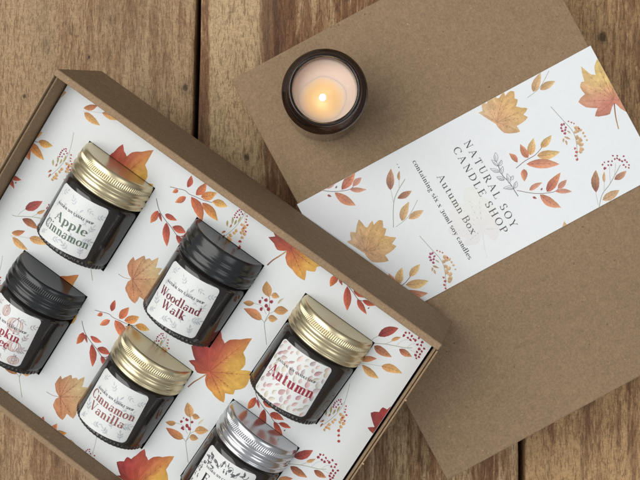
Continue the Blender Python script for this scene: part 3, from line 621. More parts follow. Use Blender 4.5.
GLYPHS = {
 ' ': (0.22, []),
 'A': (0.78, diag((0.06, 0), (0.38, 1), THIN) + diag((0.36, 1), (0.70, 0), THICK) + [('w', [(0.18, 0.36), (0.58, 0.36)], THIN)] + ser(0.08, .02) + ser(0.70, .02)),
 'B': (0.62, stem(0.12, 0, 1) + [('p', [(0.12, 0.98)] + arc(0.28, 0.75, 0.24, 0.23, 90, -90) + [(0.12, 0.52)]), ('p', [(0.12, 0.52)] + arc(0.30, 0.27, 0.27, 0.25, 90, -90) + [(0.12, 0.02)])]),
 'C': (0.74, [('p', arc(0.42, 0.5, 0.36, 0.49, 42, 318, 22)), ('w', [(0.69, 0.98), (0.69, 0.72)], 0.045)]),
 'D': (0.76, stem(0.12, 0, 1) + [('p', [(0.12, 0.98), (0.26, 0.98)] + arc(0.30, 0.5, 0.40, 0.48, 90, -90, 20) + [(0.12, 0.02)])]),
 'E': (0.62, stem(0.12, 0, 1) + [('w', [(0.12, 0.98), (0.56, 0.98)], THIN), ('w', [(0.12, 0.02), (0.58, 0.02)], THIN), ('w', [(0.12, 0.51), (0.44, 0.51)], THIN), ('w', [(0.56, 1), (0.56, 0.80)], 0.045), ('w', [(0.58, 0), (0.58, 0.22)], 0.045), ('w', [(0.44, 0.62), (0.44, 0.40)], 0.04)]),
 'F': (0.58, stem(0.12, 0, 1) + [('w', [(0.12, 0.98), (0.56, 0.98)], THIN), ('w', [(0.12, 0.51), (0.44, 0.51)], THIN), ('w', [(0.56, 1), (0.56, 0.78)], 0.045), ('w', [(0.44, 0.62), (0.44, 0.40)], 0.04)]),
 'H': (0.80, stem(0.12, 0, 1) + stem(0.66, 0, 1) + [('w', [(0.12, 0.51), (0.66, 0.51)], THIN)]),
 'L': (0.60, stem(0.12, 0, 1) + [('w', [(0.12, 0.02), (0.56, 0.02)], THIN), ('w', [(0.56, 0), (0.56, 0.24)], 0.045)]),
 'N': (0.80, [('w', [(0.14, 0), (0.14, 1)], THIN), ('w', [(0.66, 0), (0.66, 1)], THIN)] + diag((0.12, 0.99), (0.66, 0.02), THICK) + ser(0.14, .02) + ser(0.66, .98) + ser(0.10, .98)),
 'O': (0.80, [('p', arc(0.40, 0.5, 0.36, 0.49, 0, 360, 28))]),
 'P': (0.62, stem(0.12, 0, 1) + [('p', [(0.12, 0.98)] + arc(0.29, 0.73, 0.27, 0.25, 90, -90) + [(0.12, 0.48)])]),
 'R': (0.72, stem(0.12, 0, 1) + [('p', [(0.12, 0.98)] + arc(0.29, 0.74, 0.25, 0.24, 90, -90) + [(0.12, 0.50)])] + diag((0.34, 0.50), (0.64, 0.02), THICK) + ser(0.66, .02)),
 'S': (0.54, [('p', arc(0.27, 0.74, 0.20, 0.24, 35, 250, 14) + arc(0.27, 0.26, 0.22, 0.24, 75, -145, 14)), ('w', [(0.46, 0.98), (0.46, 0.76)], 0.04), ('w', [(0.05, 0.02), (0.05, 0.26)], 0.04)]),
 'T': (0.68, stem(0.34, 0, 1, 'b') + [('w', [(0.04, 0.98), (0.64, 0.98)], THIN), ('w', [(0.05, 1), (0.05, 0.78)], 0.045), ('w', [(0.63, 1), (0.63, 0.78)], 0.045)]),
 'U': (0.76, stem(0.14, 0.3, 1, 't') + [('p', arc(0.38, 0.28, 0.24, 0.26, 180, 360, 14)), ('w', [(0.62, 0.28), (0.62, 1)], THIN)] + ser(0.62, .98)),
 'V': (0.74, diag((0.08, 0.98), (0.38, 0.02), THICK) + diag((0.38, 0.02), (0.66, 0.98), THIN) + ser(0.08, .98) + ser(0.66, .98)),
 'W': (1.04, diag((0.08, 0.98), (0.32, 0.02), THICK) + diag((0.32, 0.02), (0.54, 0.98), THIN) + diag((0.50, 0.98), (0.74, 0.02), THICK) + diag((0.74, 0.02), (0.97, 0.98), THIN) + ser(0.08, .98) + ser(0.97, .98) + ser(0.52, .98)),
 'Y': (0.72, diag((0.08, 0.98), (0.36, 0.46), THICK) + diag((0.36, 0.46), (0.64, 0.98), THIN) + stem(0.36, 0, 0.48, 'b') + ser(0.08, .98) + ser(0.64, .98)),
 'a': (0.50, stem(0.40, 0, X * 0.62, '') + [('p', arc(0.25, X - 0.16, 0.17, 0.15, 150, 0, 10)), ('p', arc(0.22, 0.17, 0.17, 0.17, 80, 340, 14)), ('w', [(0.20, X * 0.56), (0.42, X * 0.60)], THIN), ('w', [(0.40, 0.03), (0.50, 0.05)], 0.05), ('w', [(0.08, X - 0.14), (0.12, X - 0.14)], 0.10)]),
 'c': (0.46, [('p', arc(0.25, X / 2, 0.20, X / 2 - 0.01, 45, 315, 18)), ('w', [(0.36, X - 0.13), (0.42, X - 0.13)], 0.09)]),
 'd': (0.56, stem(0.44, 0, 1.02, 'l') + [('p', arc(0.24, X / 2, 0.20, X / 2 - 0.01, 40, 320, 18)), ('w', [(0.44, 0.02), (0.56, 0.03)], 0.05)]),
 'e': (0.48, [('p', arc(0.25, X / 2, 0.20, X / 2 - 0.01, 5, 320, 20)), ('w', [(0.07, X * 0.54), (0.45, X * 0.54)], THIN)]),
 'f': (0.36, stem(0.16, 0, 0.84, 'b') + [('p', arc(0.28, 0.84, 0.13, 0.16, 180, 40, 8)), ('w', [(0.02, X), (0.34, X)], THIN), ('w', [(0.36, 0.93), (0.40, 0.93)], 0.09)]),
 'g': (0.52, [('p', arc(0.22, X - 0.19, 0.16, 0.18, 0, 360, 18)), ('p', arc(0.24, -0.14, 0.20, 0.14, 0, 360, 18)), ('w', [(0.14, X - 0.36), (0.10, 0.12), (0.34, 0.02)], 0.06), ('w', [(0.36, X - 0.06), (0.48, X - 0.01)], 0.05)]),
 'i': (0.26, stem(0.13, 0, X, 'lb') + [('w', [(0.13, 0.84), (0.13, 0.97)], 0.13)]),
 'k': (0.56, stem(0.13, 0, 1.02, 'lb') + diag((0.15, 0.24), (0.44, X - 0.02), THIN) + diag((0.24, 0.36), (0.48, 0.02), THICK) + ser(0.46, X - .02) + ser(0.50, .02)),
 'l': (0.26, stem(0.13, 0, 1.02, 'lb')),
 'm': (0.86, stem(0.13, 0, X, 'lb') + stem(0.44, 0, X * 0.7, 'b') + stem(0.75, 0, X * 0.7, 'b') + [('p', arc(0.285, X * 0.66, 0.155, X * 0.32, 180, 0, 10)), ('p', arc(0.595, X * 0.66, 0.155, X * 0.32, 180, 0, 10))]),
 'n': (0.58, stem(0.13, 0, X, 'lb') + stem(0.46, 0, X * 0.7, 'b') + [('p', arc(0.295, X * 0.66, 0.165, X * 0.32, 180, 0, 10))]),
 'o': (0.52, [('p', arc(0.26, X / 2, 0.22, X / 2 - 0.01, 0, 360, 22))]),
 'p': (0.56, stem(0.13, -0.30, X, 'lb') + [('p', arc(0.30, X / 2, 0.21, X / 2 - 0.01, 150, -150, 18))]),
 'r': (0.40, stem(0.13, 0, X, 'lb') + [('p', arc(0.28, X * 0.70, 0.14, X * 0.28, 180, 60, 8)), ('w', [(0.33, X - 0.07), (0.39, X - 0.07)], 0.11)]),
 's': (0.42, [('p', arc(0.21, X * 0.75, 0.15, X * 0.24, 30, 250, 12) + arc(0.21, X * 0.25, 0.17, X * 0.24, 75, -150, 12))]),
 't': (0.36, stem(0.16, 0.1, 0.84, '') + [('p', arc(0.26, 0.12, 0.11, 0.11, 180, 330, 8)), ('w', [(0.02, X), (0.33, X)], THIN)]),
 'u': (0.60, stem(0.13, 0.16, X, 'l') + stem(0.46, 0, X, 'lb') + [('p', arc(0.285, 0.18, 0.155, 0.17, 180, 350, 10))]),
 'w': (0.76, diag((0.08, X), (0.24, 0.02), THICK) + diag((0.24, 0.02), (0.38, X), THIN) + diag((0.38, X), (0.54, 0.02), THICK) + diag((0.54, 0.02), (0.68, X), THIN) + ser(0.08, X) + ser(0.68, X)),
 'x': (0.54, diag((0.09, X), (0.43, 0.02), THICK) + diag((0.09, 0.02), (0.43, X), THIN) + ser(0.09, X - .02) + ser(0.43, X - .02) + ser(0.09, .02) + ser(0.44, .02)),
 'y': (0.54, diag((0.09, X), (0.28, 0.02), THICK) + diag((0.45, X), (0.20, -0.28), THIN) + ser(0.09, X - .02) + ser(0.45, X - .02) + [('w', [(0.10, -0.27), (0.20, -0.27)], 0.08)]),
 '3': (0.52, [('p', arc(0.24, 0.50, 0.17, 0.20, 150, -80, 12)), ('p', arc(0.23, 0.08, 0.21, 0.24, 80, -150, 14))]),
 '0': (0.56, [('p', arc(0.28, X / 2, 0.23, X / 2, 0, 360, 22))]),
}
def ink_outline(st, bold):
    pts = st[1]; quads = []; n = len(pts)
    closed = n > 2 and math.hypot(pts[0][0] - pts[-1][0], pts[0][1] - pts[-1][1]) < 1e-6
    edge = []
    for i, p in enumerate(pts):
        a = pts[i - 1] if i else (pts[-2] if closed else pts[0])
        b = pts[i + 1] if i < n - 1 else (pts[1] if closed else pts[-1])
        dx, dy = b[0] - a[0], b[1] - a[1]; l = math.hypot(dx, dy) or 1
        if st[0] == 'w': w = st[2]
        else: w = THIN + (THICK * 1.04 - THIN) * abs(dy / l) ** 1.6
        w = w * bold if w > 0.08 else w * (1 + (bold - 1) * 0.5)
        edge.append(((p[0] - dy / l * w / 2, p[1] + dx / l * w / 2), (p[0] + dy / l * w / 2, p[1] - dx / l * w / 2)))
    for A, B in zip(edge, edge[1:]): quads.append([A[0], A[1], B[1], B[0]])
    return quads

def build_print(name, verts, faces, cols, mat, parent):
    me = bpy.data.meshes.new(name)
    me.from_pydata([tuple(v) for v in verts], [], faces)
    at = me.color_attributes.new("ink", 'FLOAT_COLOR', 'POINT')
    flat = []
    for c in cols: flat.extend(c)
    at.data.foreach_set("color", flat)
    me.update()
    return link(name, me, mat, parent)

def add_slab_to(verts, faces, cols, bm):
    bm.verts.ensure_lookup_table()
    o = len(verts); w = lin(WHITE) + (1,)
    for i, v in enumerate(bm.verts):
        v.index = i; verts.append(tuple(v.co)); cols.append(w)
    for f in bm.faces: faces.append(tuple(v.index + o for v in f.verts))
    bm.free()

# ------------------------------------------------------------------ the table (weathered planks)
TABLE = empty("wooden_table", Matrix.Identity(4), "weathered brown plank table top with dark gaps, under everything else", "table")
wA = wood("plank_wood_tan", 3.0, (lin((86, 60, 41)), lin((140, 108, 77)), lin((174, 145, 109))),
          [(-29, .5), (-18, .62), (-14, .45), (-10, .68), (-8, .8), (-6.6, .55)], [(-12.9, 10.2, .07), (-7.7, 8.5, .16), (-16.6, 8.0, .10), (-16.3, -8.7, .10)])
wB = wood("plank_wood_mixed", 11.0, (lin((84, 54, 38)), lin((138, 100, 68)), lin((196, 168, 128))),
          [(-7.6, .1), (-6.15, .12), (-5.75, .95), (-4.6, .8), (-3.3, .95), (-2.75, .15), (2.5, .12), (5, .3), (8, .25), (11.4, .75)], [(-3.8, 4.6, .14)])
wC = wood("plank_wood_dark", 23.0, (lin((84, 56, 38)), lin((136, 101, 70)), lin((190, 154, 110))),
          [(11.4, .75), (13.5, .8), (15, .5), (18, .35), (22, .3), (29, .6)], [(15.6, 11.3, .24)])
def plank(x0a, x1a, x0b, x1b, mat, z=0.0, seed=0):
    """plank from y=-45 to 45 cm; a = edges at the far end, b = near end; slightly wavy arrises"""
    rnd = random.Random(seed)
    bm = bmesh.new()
    N = 90; rows = []
    prof = None
    for j in range(N + 1):
        t = j / N; y = 45 - 90 * t
        xl = x0a + (x0b - x0a) * t + 0.05 * noise.noise(Vector((seed, y * 0.25, 0))) + 0.02 * noise.noise(Vector((seed, y * 1.3, 5)))
        xr = x1a + (x1b - x1a) * t + 0.05 * noise.noise(Vector((seed + 9, y * 0.25, 0))) + 0.02 * noise.noise(Vector((seed + 9, y * 1.3, 5)))
        r = 0.12
        P = [(xl, -2.2), (xl, -r), (xl + r * .3, -r * .3), (xl + r, 0), (xr - r, 0), (xr - r * .3, -r * .3), (xr, -r), (xr, -2.2)]
        rows.append([bm.verts.new((x * CM, y * CM, (zz + z) * CM)) for x, zz in P])
    for A, B in zip(rows, rows[1:]):
        for i in range(7): bm.faces.new((A[i], B[i], B[i + 1], A[i + 1]))
        bm.faces.new((A[7], B[7], B[0], A[0]))
    bm.faces.new(rows[0]); bm.faces.new(rows[-1][::-1])
    bmesh.ops.recalc_face_normals(bm, faces=bm.faces)
    me = mesh_of(bm, "plank"); link("plank", me, mat, TABLE)
# visible gaps: x = -6.35 cm (top) .. -6.95 (middle) and about x = 11.3 cm
plank(-24.6, -6.15, -24.6, -8.35, wA, -0.02, 1)
plank(-5.85, 11.0, -8.05, 11.1, wB, -0.01, 2)
plank(11.45, 29.5, 11.45, 29.5, wC, -0.02, 3)
plank(-43.0, -24.9, -43.0, -24.9, wC, -0.01, 4)
plank(29.8, 47.5, 29.8, 47.5, wA, -0.01, 5)
bm = bmesh.new(); slab(bm, rect(-43, -44, 47, 44), -4.5, -2.25)  # added board under the planks, keeps light from below out of the gaps
link("gap_light_block", mesh_of(bm, "gap_light_block"), M_DARK, TABLE)

# ------------------------------------------------------------------ the closed lid (kraft) and its printed sleeve
LID_H = 5.03
th = math.radians(28.4)
LID_M = Matrix.Translation((-4.535 * CM, 8.152 * CM, 0)) @ Matrix.Rotation(th, 4, 'Z')
LID_W, LID_L = 16.88, 23.2
LID = empty("box_lid", LID_M, "large plain brown kraft box lid lying flat, banded by the paper sleeve", "box lid")
bm = bmesh.new(); slab(bm, rect(0, -LID_L, LID_W, 0), LID_H - 0.22, LID_H, 0.07, 3)
link("top_panel", mesh_of(bm, "top_panel"), M_KRAFT, LID, True)
T0 = 0.2
for foot in (rect(0.01, -LID_L + .01, T0, -.01), rect(LID_W - T0, -LID_L + .01, LID_W - .01, -.01),
             rect(T0 + .003, -T0, LID_W - T0 - .003, -.01), rect(T0 + .003, -LID_L + .01, LID_W - T0 - .003, -LID_L + T0)):
    bm = bmesh.new(); slab(bm, foot, 0.0, LID_H - 0.225, 0.03, 2)
    link("side_wall", mesh_of(bm, "side_wall"), M_KRAFT, LID)

SL0, SL1 = -14.62, -7.17
SLEEVE_M = LID_M.copy()
g = 0.03
sv, sf, sc = [], [], []
bm = bmesh.new()
slab(bm, rect(-0.06, SL0, LID_W + 0.06, SL1), LID_H + 0.022, LID_H + 0.055, 0.012, 1)
slab(bm, rect(-0.06, SL0, -0.03, SL1), 0.02, LID_H + 0.021)
slab(bm, rect(LID_W + 0.03, SL0, LID_W + 0.06, SL1), 0.02, LID_H + 0.021)
add_slab_to(sv, sf, sc, bm)
sheet = Sheet(lambda x, y, z: (x * CM, y * CM, (LID_H + 0.0555 + z) * CM), inside=[(-1, 0, 0.05), (1, 0, LID_W + 0.05), (0, -1, -SL0 - 0.01), (0, 1, SL1 - 0.01)])
rs = random.Random(4); sheet.dull = 0.20
T1 = (9.01, 2.60); T2 = (9.14, -5.06)
for i in range(-3, 4):
    for j in range(-3, 4):
        dx, dy = i * T1[0] + j * T2[0], i * T1[1] + j * T2[1]
        for kname, ops in SLEEVE_TILE.items():
            xs = [(o[1] if o[0] != 'S' else o[1][0][0]) + dx for o in ops]; ys = [(o[2] if o[0] != 'S' else o[1][0][1]) + dy for o in ops]
            cx, cy = sum(xs) / len(xs), sum(ys) / len(ys)
            if not (-3 < cx < LID_W + 3 and SL0 - 3 < cy < SL1 + 3): continue
            intext = 5.9 < cx < 9.9 and SL0 + .3 < cy < SL1 - 0.2
            sheet.fade = 0.93 if intext else 0.20
            if intext and kname not in ('maple', 'maple_tan'): continue
            if kname == 'berry_branch' and cx < 8: continue      # there the pattern has its own shorter branch
            if kname.startswith('maple') and not intext: sheet.fade = 0.06
            sheet.motif(ops, dx, dy, rs)
sheet.fade = 0.20
sheet.motif(SMALL_BRANCH, 0, 0, rs)
sheet.fade = 0.12
sheet.motif(INK_SPRIG, 0, 0, rs, 0.012)
sheet.fade = 0.0; sheet.reset(0.012)
R90 = -PI / 2
def dirrot(p, q): return math.atan2(q[1] - p[1], q[0] - p[0])
TXT = (78, 72, 70)
for s, p, q, size, bo, tr in (("NATURAL SOY", (8.89, -8.46), (8.97, -13.43), 0.37, 0.85, 0.22), ("CANDLE SHOP", (8.24, -8.49), (8.41, -13.47), 0.37, 0.85, 0.22),
                          ("Autumn Box", (6.86, -9.33), (7.02, -12.76), 0.36, 0.72, 0.04), ("containing six x 30ml soy candles", (6.14, -8.06), (6.29, -13.81), 0.24, 1.0, 0.0)):
    sheet.text(s, p[0], p[1], size, TXT, rot=dirrot(p, q), bold=bo, track=tr, width=math.hypot(q[0] - p[0], q[1] - p[1]), lift=0.0)
sheet.attach(sv, sf, sc)
SLEEVE = build_print("paper_sleeve", sv, sf, sc, M_CARD, None)
SLEEVE.matrix_world = SLEEVE_M
tag(SLEEVE, "white leaf-printed paper sleeve reading Autumn Box, wrapped round the brown lid", "sleeve")

# ------------------------------------------------------------------ the open gift box, tipped with one long side on the lid
BR = Matrix(((0.8095474832, 0.54552216, -0.2168834822), (-0.5785265159, 0.8040890746, -0.1369227171), (0.0996992621, 0.2363182863, 0.9665473215)))
BO = Vector((-12.4921, 8.1401, 8.748)) * CM
BOXM = Matrix.Translation(BO) @ BR.to_4x4()
BL, BW, BH, BS = 22.29, 16.28, 5.06, 0.68     # length, width, height, skew of the right wall
BOX = empty("gift_box", BOXM @ Matrix.Translation((0, -BW * CM, -BH * CM)), "open brown kraft box tray holding the jars, one long side propped on the lid", "box")
def boxpart(name, bm, mat=M_KRAFT, parent=None):
    bmesh.ops.translate(bm, verts=bm.verts, vec=(0, BW * CM, BH * CM))
    return link(name, mesh_of(bm, name), mat, parent or BOX, False)
def edge_x(y): return BL + BS * (-y / BW)
# long wall on the lid side: full length, thick folded rim
bm = bmesh.new(); slab(bm, [(0, -0.36), (BL, -0.36), (BL, 0), (0, 0)], -BH, 0, 0.075, 4); boxpart("side_wall", bm)
# near long wall
bm = bmesh.new(); slab(bm, [(0, -BW), (edge_x(-BW), -BW), (edge_x(-BW + .32), -BW + .32), (0, -BW + .32)], -BH, 0.0, 0.075, 4); boxpart("side_wall", bm)
# short walls, double skinned with an open fold between the skins
for xi, s in ((0, 1), (1, -1)):
    def X_(d, y): return (d if s == 1 else edge_x(y) - d)
    def q(d0, d1):
        ya, yb = -0.365, -BW + 0.325
        P = [(X_(d0, yb), yb), (X_(d1, yb), yb), (X_(d1, ya), ya), (X_(d0, ya), ya)]
        return P if s == 1 else P[::-1]
    bm = bmesh.new()
    slab(bm, q(0.0, 0.085), -BH, -0.0, 0.03, 2)
    slab(bm, q(0.11, 0.215), -BH + .2, -0.16, 0.05, 3)
    w = boxpart("side_wall", bm)
    # torn paper nubs where the tray flaps were die-cut
    for y in ((-3.0, -4.9) if s == 1 else (-3.15, -6.9)):
        bm = bmesh.new()
        xx = X_(0.02, y)
        slab(bm, rect(xx - 0.05, y - 0.045, xx + 0.07, y + 0.04), -0.05, 0.035, 0.02, 2)
        bmesh.ops.translate(bm, verts=bm.verts, vec=(0, BW * CM, BH * CM))
        link("perforation_nub", mesh_of(bm, "perforation_nub"), M_KRAFT_RAW, w)
bm = bmesh.new(); slab(bm, [(0.36, -BW + .36), (BL - .36 + BS, -BW + .36), (BL - .36, -0.4), (0.36, -0.4)], -BH + .01, -BH + .15); boxpart("base_panel", bm)

# ------------------------------------------------------------------ printed insert card with six cut-outs
DEP = -1.343
COLU = (4.75, 11.30, 17.72); ROWV = ((-2.36, -2.30, -2.20), (-9.02, -8.86, -8.76))
HOLES = []
for r in range(2):
    for cI in range(3):
        u, v = COLU[cI], ROWV[r][cI]
        HOLES.append((u - 2.03, v - 5.06, u + 2.03, v + 0.015))
XL, YT, YB = 0.33, -0.37, -BW + 0.34
def XR(y): return edge_x(y) - 0.33
CARD_M = BOXM @ Matrix.Translation((0, 0, DEP * CM))
iv, if_, ic = [], [], []
WHITE = (208, 211, 211)
white = lin(WHITE) + (1,)
def add_quad(P):
    o = len(iv); iv.extend([(x * CM, y * CM, z * CM) for x, y, z in P]); ic.extend([white] * len(P)); if_.append(tuple(range(o, o + len(P))))
xs = sorted({XL} | {h[0] for h in HOLES} | {h[2] for h in HOLES} | {99})
def cells(z, flip):
    for a, b in zip(xs, xs[1:]):
        mid = (a + b) / 2 if b < 99 else a + 1
        hs = sorted([h for h in HOLES if h[0] - 1e-6 <= mid <= h[2] + 1e-6], key=lambda h: -h[3])
        y = YT; spans = []
        for h in hs:
            spans.append((y, h[3])); y = h[1]
        spans.append((y, YB))
        for y1, y0 in spans:
            bb1 = b if b < 99 else XR(y1); bb0 = b if b < 99 else XR(y0)
            P = [(a, y0, z), (bb0, y0, z), (bb1, y1, z), (a, y1, z)]
            add_quad(P[::-1] if flip else P)
cells(0, False); cells(-0.05, True)
for (x0, y0, x1, y1) in HOLES:
    for p, q in (((x0, y0), (x1, y0)), ((x1, y0), (x1, y1)), ((x1, y1), (x0, y1)), ((x0, y1), (x0, y0))):
        add_quad([(p[0], p[1], -0.05), (q[0], q[1], -0.05), (q[0], q[1], 0), (p[0], p[1], 0)])
# folded legs under the card edge, resting on the box floor
FL = -(BH + DEP) + 0.16
for P in ([(XL, YT), (XL, YB)], [(XR(YB), YB), (XR(YT), YT)], [(XL, YB), (XR(YB), YB)], [(XR(YT), YT), (XL, YT)]):
    (ax, ay), (bx, by) = P
    add_quad([(ax, ay, 0), (bx, by, 0), (bx, by, FL), (ax, ay, FL)])
sheet = Sheet(lambda x, y, z: (x * CM, y * CM, (0.0006 + z) * CM),
              inside=[(-1, 0, -XL - .01), (0, 1, YT - .01), (0, -1, -YB - .01), (1, BS / BW, BL - 0.34)], holes=HOLES)
ri = random.Random(12); sheet.dull = 0.12; sheet.depth = 0.93
IA = (9.0, 2.70); IB = (0.09, -7.5)
for i in range(-3, 4):
    for j in range(-3, 4):
        dx, dy = i * IA[0] + j * IB[0], i * IA[1] + j * IB[1]
        for kname, ops in INSERT_TILE.items():
            xs_ = [(o[1] if o[0] != 'S' else o[1][0][0]) + dx for o in ops]; ys_ = [(o[2] if o[0] != 'S' else o[1][0][1]) + dy for o in ops]
            if max(xs_) < -3 or min(xs_) > BL + 3 or max(ys_) < -BW - 3 or min(ys_) > 3: continue
            sheet.motif(ops, dx, dy, ri)
sheet.attach(iv, if_, ic)
CARD = build_print("card_insert", iv, if_, ic, M_CARD, None)
CARD.matrix_world = CARD_M
tag(CARD, "white card printed with autumn leaves, cut out around the six jars in the box", "card insert")

# ------------------------------------------------------------------ jars
def scallop(r, z, a):
    if z < 0.24 and r > 1.8: return r + 0.03 * (0.5 + 0.5 * math.cos(a * 54)) * (1 - (z / 0.26) ** 4)
    return r
JAR_PROF = [(0, 0.06), (1.5, 0.06), (1.62, 0.0), (1.86, 0.0), (1.93, 0.03), (1.955, 0.09), (1.955, 0.17), (1.94, 0.21), (1.945, 0.25), (1.975, 0.32), (1.99, 0.45), (1.99, 1.5), (1.99, 2.6),
            (1.99, 3.12), (1.975, 3.24), (1.93, 3.34), (1.85, 3.41), (1.74, 3.46), (1.70, 3.52), (1.70, 4.2), (0, 4.2)]
jar_me = lathe(JAR_PROF, 432, scallop, "jar_body")
def lid_profile(kn):
    P = [(0, 3.60), (1.92, 3.585), (1.995, 3.58), (2.035, 3.61), (2.045, 3.65), (2.03, 3.70), (1.995, 3.735), (1.995, 3.77), (2.045, 3.82), (2.065, 3.90), (2.06, 4.0), (2.02, 4.07), (1.985, 4.12),
         (1.985, 4.16), (2.02, 4.22), (2.055, 4.30), (2.045, 4.37), (2.005, 4.42), (1.99, 4.45)]
    if kn: P += [(2.0, 4.47), (2.0, 4.50), (2.0, 4.60), (2.0, 4.68), (2.0, 4.71)]
    else:
        P = [(r if r < 1.95 else 2.03 - (2.03 - r) * 0.6, z) for r, z in P]
        P += [(2.005, 4.50), (2.012, 4.58), (2.005, 4.68)]
    P += [(1.995, 4.75), (1.99, 4.83), (1.975, 4.90), (1.945, 4.95), (1.90, 4.975), (1.85, 4.98), (1.82, 4.972), (1.78, 4.968), (1.0, 4.966), (0, 4.966)]
    return P
def knurl(r, z, a):
    if 4.48 < z < 4.70: return r + 0.02 * math.cos(a * 116)
    return r
lid_knurled = lathe(lid_profile(True), 928, knurl, "jar_lid")
lid_plain = lathe(lid_profile(False), 256, None, "jar_lid")

RL = 1.996
def label_fn(v0, rot=0.09):
    """label coordinates (s right, t up toward the lid, cm; origin label centre) -> jar space; label faces -Y"""
    ca, sa = math.cos(rot), math.sin(rot)
    def fn(s, t, z):
        s2, t2 = s * ca - t * sa, s * sa + t * ca
        a = -PI / 2 + (s2 - 0.13) / RL
        r = RL + z
        return (r * math.cos(a) * CM, r * math.sin(a) * CM, (v0 + t2) * CM)
    return fn
LW, LH, LR = 1.50, 1.44, 0.22     # half width, half height, corner radius
def label_base(fn):
    v, f, c = [], [], []
    N = 28
    w = lin((216, 218, 216)) + (1,)
    def clampx(t):
        d = abs(t) - (LH - LR)
        if d <= 0: return LW
        return LW - LR + math.sqrt(max(0, LR * LR - d * d))
    ts = [-LH + 2 * LH * (0.5 - 0.5 * math.cos(PI * i / 40)) for i in range(41)]
    for t in ts:
        X_ = clampx(t)
        for k in range(N + 1):
            v.append(fn(-X_ + 2 * X_ * k / N, t, 0.0)); c.append(w)
    for i in range(40):
        for k in range(N):
            a = i * (N + 1) + k; f.append((a, a + 1, a + N + 2, a + N + 1))
    # rim of the sticker, tucked into the glass
    ring = [i * (N + 1) for i in range(41)] + [40 * (N + 1) + k for k in range(1, N + 1)] + [i * (N + 1) + N for i in range(39, -1, -1)] + [k for k in range(N - 1, 0, -1)]
    o = len(v)
    for r_ in ring:
        x, y, z = v[r_]; s = 1.989 / RL; v.append((x * s, y * s, z)); c.append(w)
    n = len(ring)
    for i in range(n): f.append((ring[i], ring[(i + 1) % n], o + (i + 1) % n, o + i))
    return v, f, c

def sprig(sh, x, y, ang, L, col, n=3, wid=0.32):
    PAL['_t'] = (col, tuple(min(255, v + 8) for v in col))
    dx, dy = math.cos(ang), math.sin(ang)
    sh.stroke([(x - dx * L * .4, y - dy * L * .4), (x + dx * L * .45, y + dy * L * .45)], 0.018, col)
    for k in range(n):
        t = -0.15 + 0.55 * k / max(1, n - 1)
        for s in ((-1, 1) if k < n - 1 else (0,)):
            a = ang + s * 0.8
            bx, by = x + dx * L * t, y + dy * L * t
            sh.leaf(bx, by, bx + math.cos(a) * L * .42, by + math.sin(a) * L * .42, L * wid * .42, '_t', RL_, veins=False)
RL_ = random.Random(77)
GREY = (184, 188, 192)
def art_sprigs(sh, tint=GREY):
    for x, y, a, L, n in ((-1.05, 1.05, .9, .5, 3), (-.2, .95, 2.3, .5, 3), (.62, 1.0, -.4, .42, 3), (1.2, .85, .5, .5, 3), (.15, .45, 1.1, .62, 3), (-1.15, .35, 1.2, .42, 3),
                          (1.1, .1, 1.3, .5, 3), (-1.1, -.7, 2.2, .62, 3), (-.75, -.05, .4, .36, 2), (-.3, -1.15, .5, .5, 3), (.45, -.75, 2.0, .44, 3), (.35, -1.2, 2.6, .5, 3), (1.05, -.55, .3, .66, 4),
                          (1.1, -1.15, 1.9, .5, 3), (-1.2, -1.2, .7, .42, 3), (-.62, .6, -.6, .3, 2), (.7, .3, 2.6, .4, 2)):
        sprig(sh, x, y, a, L, tint, n)
def art_leaves(sh):
    rnd = random.Random(5); pts = []
    tints = [(188, 150, 150), (198, 172, 166), (188, 186, 174), (192, 184, 166), (202, 174, 164), (178, 166, 166), (182, 140, 144)]
    for _ in range(3000):
        x, y = rnd.uniform(-1.38, 1.38), rnd.uniform(-1.38, 1.38)
        if all(math.hypot(x - a, y - b) > 0.27 for a, b in pts): pts.append((x, y))
    for x, y in pts:
        c = rnd.choice(tints); PAL['_t'] = (c, tuple(min(255, v + 14) for v in c))
        a = 1.2 + rnd.uniform(-.7, .7); L = rnd.uniform(.22, .44)
        sh.leaf(x - math.cos(a) * L / 2, y - math.sin(a) * L / 2, x + math.cos(a) * L / 2, y + math.sin(a) * L / 2, L * rnd.uniform(.4, .62), '_t', rnd, veins=False)
def art_pumpkins(sh):
    art_sprigs(sh, (176, 166, 168))
    for x, y, r, kx in ((.40, .62, .42, 1), (.78, -.42, .36, 1), (-.35, 1.02, .34, .7), (-.9, .4, .34, 1), (-.3, -1.1, .4, 1), (-1.1, -.9, .3, .8), (1.05, -1.15, .28, 1)):
        c = (212, 190, 180); line = (168, 132, 134)
        sh.up()
        P = [(x + r * kx * math.cos(q), y + r * .82 * math.sin(q)) for q in [2 * PI * i / 20 for i in range(20)]]
        sh.poly(P, [sh.col(c)] * 20)
        for m in (1.0, .66, .3):
            sh.stroke([(x + r * kx * m * math.cos(q), y + r * .82 * math.sin(q)) for q in [2 * PI * i / 14 for i in range(15)]], 0.018, line)
        sh.stroke([(x, y + r * .75), (x + .05, y + r * 1.1)], 0.05, (150, 120, 110))
